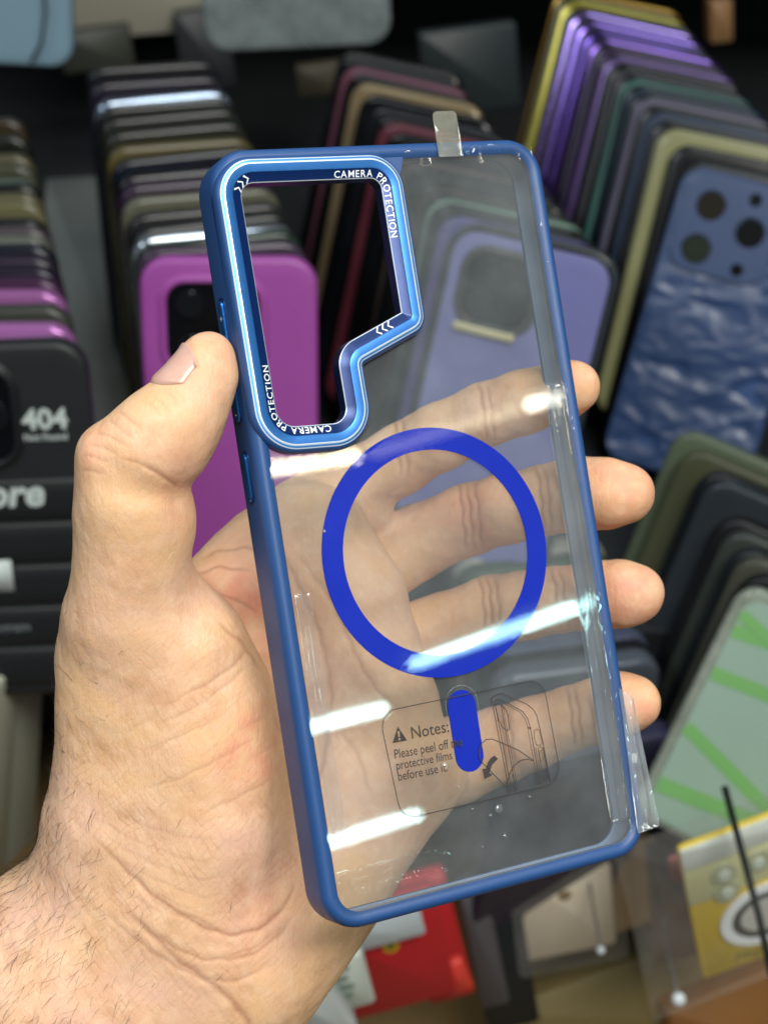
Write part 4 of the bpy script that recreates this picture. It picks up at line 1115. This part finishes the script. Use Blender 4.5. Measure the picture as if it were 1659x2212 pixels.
for (u, v, D, w, h, rgb, lab) in ((200, 62, 1180, 52, 30, (64, 66, 58), 'small dark olive carton under the cream box'), (430, 20, 1210, 40, 60, (52, 54, 58), 'dark carton between the cream box and the clear grey case'), (690, 140, 1170, 34, 22, (96, 88, 70), 'small tan carton below the clear grey case'), (1010, 60, 1150, 70, 60, (48, 56, 58), 'dark blue-grey carton right of the clear grey case'), (1560, 0, 1160, 16, 30, (150, 112, 74), 'small copper coloured stick at the top right')):
    V, F = box_vf(-w * .0005, w * .0005, 0, h * .001, -.02, 0, .0012); o = mesh_obj('carton', V, F, plastic(rgb, .5)); o.matrix_world = face_mat(Wp(u, v, D), 6, 8, 5, h * .001); tag(o, lab, 'box')

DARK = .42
# ---- nearer, lower row at the right
rowsB = [(1196, (170, 172, 160), .35, 0, 'cream'), (1228, (62, 84, 66), .4, 0, 'dark green'), (1262, (186, 190, 186), .35, 0, 'white'), (1296, (60, 60, 64), .4, 0, 'smoky grey'), (1340, (96, 142, 156), .35, 0, 'pale teal'), (1372, (34, 44, 54), .4, 0, 'dark slate'), (1398, (92, 100, 124), .25, .4, 'steel grey'), (1424, (28, 30, 38), .4, 0, 'black'), (1448, (96, 104, 116), .25, .3, 'gunmetal')]
for i, (v, rgb, rough, metal, c) in enumerate(rowsB):
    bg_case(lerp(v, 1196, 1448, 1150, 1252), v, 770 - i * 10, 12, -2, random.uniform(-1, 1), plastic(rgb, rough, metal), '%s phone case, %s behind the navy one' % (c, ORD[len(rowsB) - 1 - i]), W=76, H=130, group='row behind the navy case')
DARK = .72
nv_ = bg_case(1306, 1622, 668, 20, -14, -3, plastic((36, 36, 62), .45), 'dark navy phone case hanging behind the lower right corner of the held case', bare=False, W=74, H=138, r=10)
V, F = box_vf(-.030, -.004, .108, .134, 0, .0016, .0008); mesh_obj('camera_island', V, F, plastic((32, 32, 54), .4), nv_)
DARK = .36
# dark clear cases at the right edge
R_rows = [(988, 760, 1600, (120, 134, 108), 'dull sage', .3, 0), (1030, 748, 1618, (96, 100, 72), 'olive', .35, 0), (1078, 735, 1662, (30, 36, 42), 'black bumper', .3, 0), (1098, 727, 1676, (70, 78, 86), 'slate edged', .25, .2), (1180, 716, 1706, (24, 28, 30), 'black inner', .4, 0), (1212, 706, 1722, (76, 84, 78), 'grey green', .3, 0), (1250, 694, 1742, (34, 42, 46), 'dark slate', .35, 0), (1270, 684, 1756, (96, 98, 84), 'sandy grey', .35, 0), (1310, 674, 1772, (18, 22, 24), 'jet black', .4, 0)]
for i, (v, D, u, rgb, c, rough, metal) in enumerate(R_rows):
    m = tinted(rgb, .6) if metal == 'clear' else plastic(rgb, rough, metal)
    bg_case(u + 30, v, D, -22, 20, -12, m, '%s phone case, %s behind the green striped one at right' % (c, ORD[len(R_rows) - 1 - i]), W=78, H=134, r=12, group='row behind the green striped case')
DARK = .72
gc = bg_case(1800, 1352, 648, -22, 24, -14, clear_mat('clear_olive', (.8, .85, .78), 1.5, .1, .4, (.45, .5, .42)), 'clear phone case with bright green stripes at the right edge', bare=False, W=80, H=112, r=10)
V, F = slab(rpoly([(x, y + 56) for x, y in rect_pts(70, 104)], 8, 0, 6), [], .5, .9); mesh_obj('insert_card', V, F, plastic((158, 184, 168), .5), gc, smooth=False)
for k, (y0, sl, w) in enumerate(((92, .16, 6), (72, .1, 6), (46, -.35, 6), (18, .12, 7), (100, -.3, 5))):
    V, F = ribbon([(-34.5, y0 - sl * 0), (-20, y0 + sl * 14), (-4, y0 + sl * 30), (12, y0 + sl * 46)], w, 1.05 + .05 * k); mesh_obj('green_stripe', [(x * .001, min(y, 104) * .001, z * .001) for x, y, z in V], F, plastic((128, 186, 112), .5), gc, smooth=False)

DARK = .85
# ---- hanging packs and pegs at the bottom
def pack(u, v, D, yaw, lean, roll, w, h, t, m, name, label, cat):
    root = empty(name, face_mat(Wp(u, v, D), yaw, lean, roll, h * .001)); tag(root, label, cat)
    V, F = box_vf(-w * .0005, w * .0005, 0, h * .001, -t * .001, 0, min(.0015, t * .0003)); mesh_obj('body', V, F, m, root)
    return root
M_clearpack = clear_mat('blister', (.98, .985, .985), 1.45, .06, .04, (.8, .82, .82), .1, 60, .5)
pg = pack(1218, 1868, 742, 8, 2, 7, 44, 60, 8, plastic((255, 240, 214), .45), 'phone_pack', 'rose gold phone back in a pack below the navy case', 'package')
V, F = disc_vf(-1, 40, 3.4, .02, .5, 16); mesh_obj('round_mark', V, F, plastic((142, 118, 66), .4), pg, smooth=False)
V, F = slab(rpoly([(x, y + 32) for x, y in rect_pts(54, 76)], 4, 0, 5), [], 3.2, 3.5); mesh_obj('clear_front', V, F, M_clearpack, pg, smooth=False)
yl_ = pack(1648, 1770, 640, 14, 4, 13, 72, 78, 4, plastic((250, 214, 24), .45), 'yellow_pack', 'yellow pack with white ring and three lens domes at the bottom right', 'package')
V, F = box_vf(-.036, .036, .0455, .078, -.0002, .0006, .0003); mesh_obj('pale_card', V, F, plastic((240, 238, 176), .5), yl_)
V, F = box_vf(-.036, .036, .066, .078, .0004, .0012, .0003); mesh_obj('white_header', V, F, plastic((240, 246, 236), .4), yl_)
for (x, y) in ((-20, 57), (-5, 57), (-20, 47)):
    V, F = disc_vf(x, y, 6.2, .5, 1.3); l = mesh_obj('lens_dome', V, F, plastic((176, 178, 140), .3), yl_, smooth=False)
    V, F = disc_vf(x, y, 2.8, 1.3, 2.2); mesh_obj('lens_glint', V, F, plastic((214, 222, 206), .25), l, smooth=False)
for (r0, r1, z, rgb, nm) in ((15.5, 20.5, 1.4, (248, 250, 252), 'white_ring'), (11.5, 15.6, 1.2, (52, 52, 44), 'grey_ring')):
    cx, cy = -5, 27
    ci = lambda r: [(cx + r * math.cos(6.2832 * k / 40), cy + r * .8 * math.sin(6.2832 * k / 40)) for k in range(40)]
    V, F = slab(ci(r1), [ci(r0)], .3, z); mesh_obj(nm, V, F, plastic(rgb, .4), yl_, smooth=False)
V, F = slab(ci(11.4), [], .3, 1.0); mesh_obj('ring_centre', V, F, plastic((200, 198, 190), .5), yl_, smooth=False)
decal(yl_, 'Magnet', -22, 4.0, 7.5, .3, plastic((120, 106, 24), .5), shear=.35, bold=.0, rot=.05)
decal(yl_, 'M', 22, 5.5, 7, .3, plastic((60, 56, 40), .5), rot=.05)
V, F = box_vf(-.062, .044, -.008, .094, .0032, .0036, .0001); mesh_obj('clear_sleeve', V, F, M_clearpack, yl_)
for (u, v, D, w, h, r_, m, lab) in ((1508, 1740, 690, 26, 9, 12, plastic((176, 184, 172), .4), 'upper of two small white tags left of the yellow pack'), (1545, 1772, 684, 30, 9, 14, plastic((190, 198, 190), .4), 'lower of two small white tags left of the yellow pack'),
                                    (1580, 1815, 676, 56, 14, 14, plastic((168, 92, 92), .5), 'red and grey printed strip above the yellow pack')):
    V, F = box_vf(-w * .0005, w * .0005, 0, h * .001, -.003, 0, .0008); o = mesh_obj('paper_tag', V, F, m); o.matrix_world = face_mat(Wp(u, v, D), 10, 5, r_, h * .001); tag(o, lab, 'tag')
gp = pack(1462, 1800, 730, 10, 2, 8, 40, 92, 6, M_clearpack, 'clear_pack', 'crumpled empty clear pack between the rose gold and yellow packs', 'package')
V, F = box_vf(-.014, .016, .006, .086, -.0045, -.0025, .0004); mesh_obj('mauve_card', V, F, plastic((104, 92, 98), .5), gp)
V, F = box_vf(.004, .017, .030, .052, -.0022, -.001, .0003); mesh_obj('red_print', V, F, plastic((142, 66, 76), .5), gp)
rd = pack(792, 1965, 690, 10, 6, 10, 60, 62, 10, plastic((178, 34, 40), .45), 'red_box', 'red phone case box with a yellow oval emblem at the bottom', 'box')
V, F = disc_vf(6, 38, 3.9, .02, .5, 24); e_ = mesh_obj('yellow_emblem', V, F, plastic((196, 160, 36), .4), rd, smooth=False)
V, F = disc_vf(6, 38, 1.8, .5, .7, 12); mesh_obj('dark_figure', V, F, plastic((96, 96, 40), .5), e_, smooth=False)
V, F = box_vf(-.026, .022, .0445, .064, .0005, .006, .001); mesh_obj('white_block', V, F, plastic((196, 206, 210), .5), rd)
wc = pack(735, 2072, 660, 10, 6, 10, 19, 30, 6, plastic((196, 204, 192), .5), 'white_card', 'white card with small grey print left of the red emblem box', 'card')
for k in range(4):
    V, F = box_vf(-.005, .001 + .0015 * (k % 2), .008 + .005 * k, .0105 + .005 * k, .0001, .0004); mesh_obj('grey_print', V, F, plastic((120, 136, 124), .6), wc, smooth=False)
rb = pack(912, 1905, 725, 10, 6, 11, 22, 76, 10, plastic((186, 36, 42), .45), 'red_box', 'narrow red box right of the emblem box', 'box')
ro = pack(975, 2085, 715, 12, 6, 18, 11, 20, 6, plastic((206, 62, 50), .45), 'red_tag', 'small orange red tag below the narrow red box', 'tag')
bkx = pack(1020, 1930, 735, 8, 4, 10, 14, 76, 14, plastic((84, 82, 86), .45), 'grey_box', 'narrow grey box edge right of the red boxes', 'box')
bd = pack(1060, 1935, 745, 8, 4, 9, 26, 90, 18, plastic((24, 32, 36), .5), 'black_box', 'tall black box between the red boxes and the rose gold pack', 'box')
wb = pack(640, 2130, 640, 12, 6, 24, 20, 40, 16, plastic((190, 196, 192), .5), 'white_box', 'white box corner under the wrist at the bottom', 'box')
cb = pack(1330, 2092, 800, 14, 20, 10, 130, 60, 30, plastic((134, 118, 76), .5), 'olive_carton', 'wide olive carton lying below the rose gold pack', 'box')
c2 = pack(1560, 2140, 800, 14, 20, 12, 60, 50, 30, plastic((140, 96, 52), .5), 'brown_carton', 'brown carton at the bottom right below the yellow pack', 'box')
cp_ = pack(1705, 1776, 668, 10, 4, 12, 60, 52, 3, plastic((226, 222, 186), .45), 'cream_pack', 'cream pack cut off by the right edge above the yellow pack', 'package')
V, F = box_vf(-.028, .028, .03, .05, .0003, .001); mesh_obj('grey_header', V, F, plastic((150, 140, 144), .4), cp_, smooth=False)
# pegs: wires from the peg wall with white ball tips
for i, (u, v, D, lab) in enumerate(((1298, 2054, 712, 'ball tipped wire peg at the lower right of the rose gold pack'), (1466, 2160, 655, 'bright ball tipped wire peg at the lower left of the yellow pack'))):
    t = Wp(u, v, D); root = empty('display_peg', loc=t); tag(root, lab, 'hook', 'display pegs')
    V, F = tube([(0, 0, 0), (0, .03, -.004), (0, .82 - t.y, -.006)], .0005, 8, close=True); mesh_obj('wire', V, F, pmat('steel_wire', (.12, .12, .12), .4, .5), root)
    bm = bmesh.new(); bmesh.ops.create_uvsphere(bm, u_segments=14, v_segments=10, radius=.0019 if i != 1 else .003); me_ = bpy.data.meshes.new('ball_tip'); bm.to_mesh(me_); bm.free()
    me_.polygons.foreach_set('use_smooth', [True] * len(me_.polygons)); me_.materials.append(plastic((214, 222, 224), .12)); b_ = bpy.data.objects.new('ball_tip', me_); COL.objects.link(b_); b_.parent = root
pa, pb = Wp(1565, 1700, 630), Wp(1700, 2260, 600)
V, F = tube([pa - pa, (pb - pa) * .5 + Vector((0, -.004, .004)), pb - pa], .0014, 8, close=True)
o = mesh_obj('black_cable', V, F, plastic((22, 26, 24), .5)); o.location = pa; tag(o, 'thin black cable running down across the yellow pack', 'cable')
# pale boxes at the lower left
for i, (u, v, D, w, h, yaw, roll, rgb, lab) in enumerate(((0, 1392, 705, 15, 150, -28, -11, (150, 152, 138), 'tall pale grey box leaning at the lower left edge'), (-62, 1480, 690, 18, 140, -24, -12, (176, 178, 160), 'cream box leaning left of the pale grey box'))):
    pk = pack(u, v, D, yaw, 0, roll, w, h, 24, plastic(rgb, .5), 'leaning_box', lab, 'box')
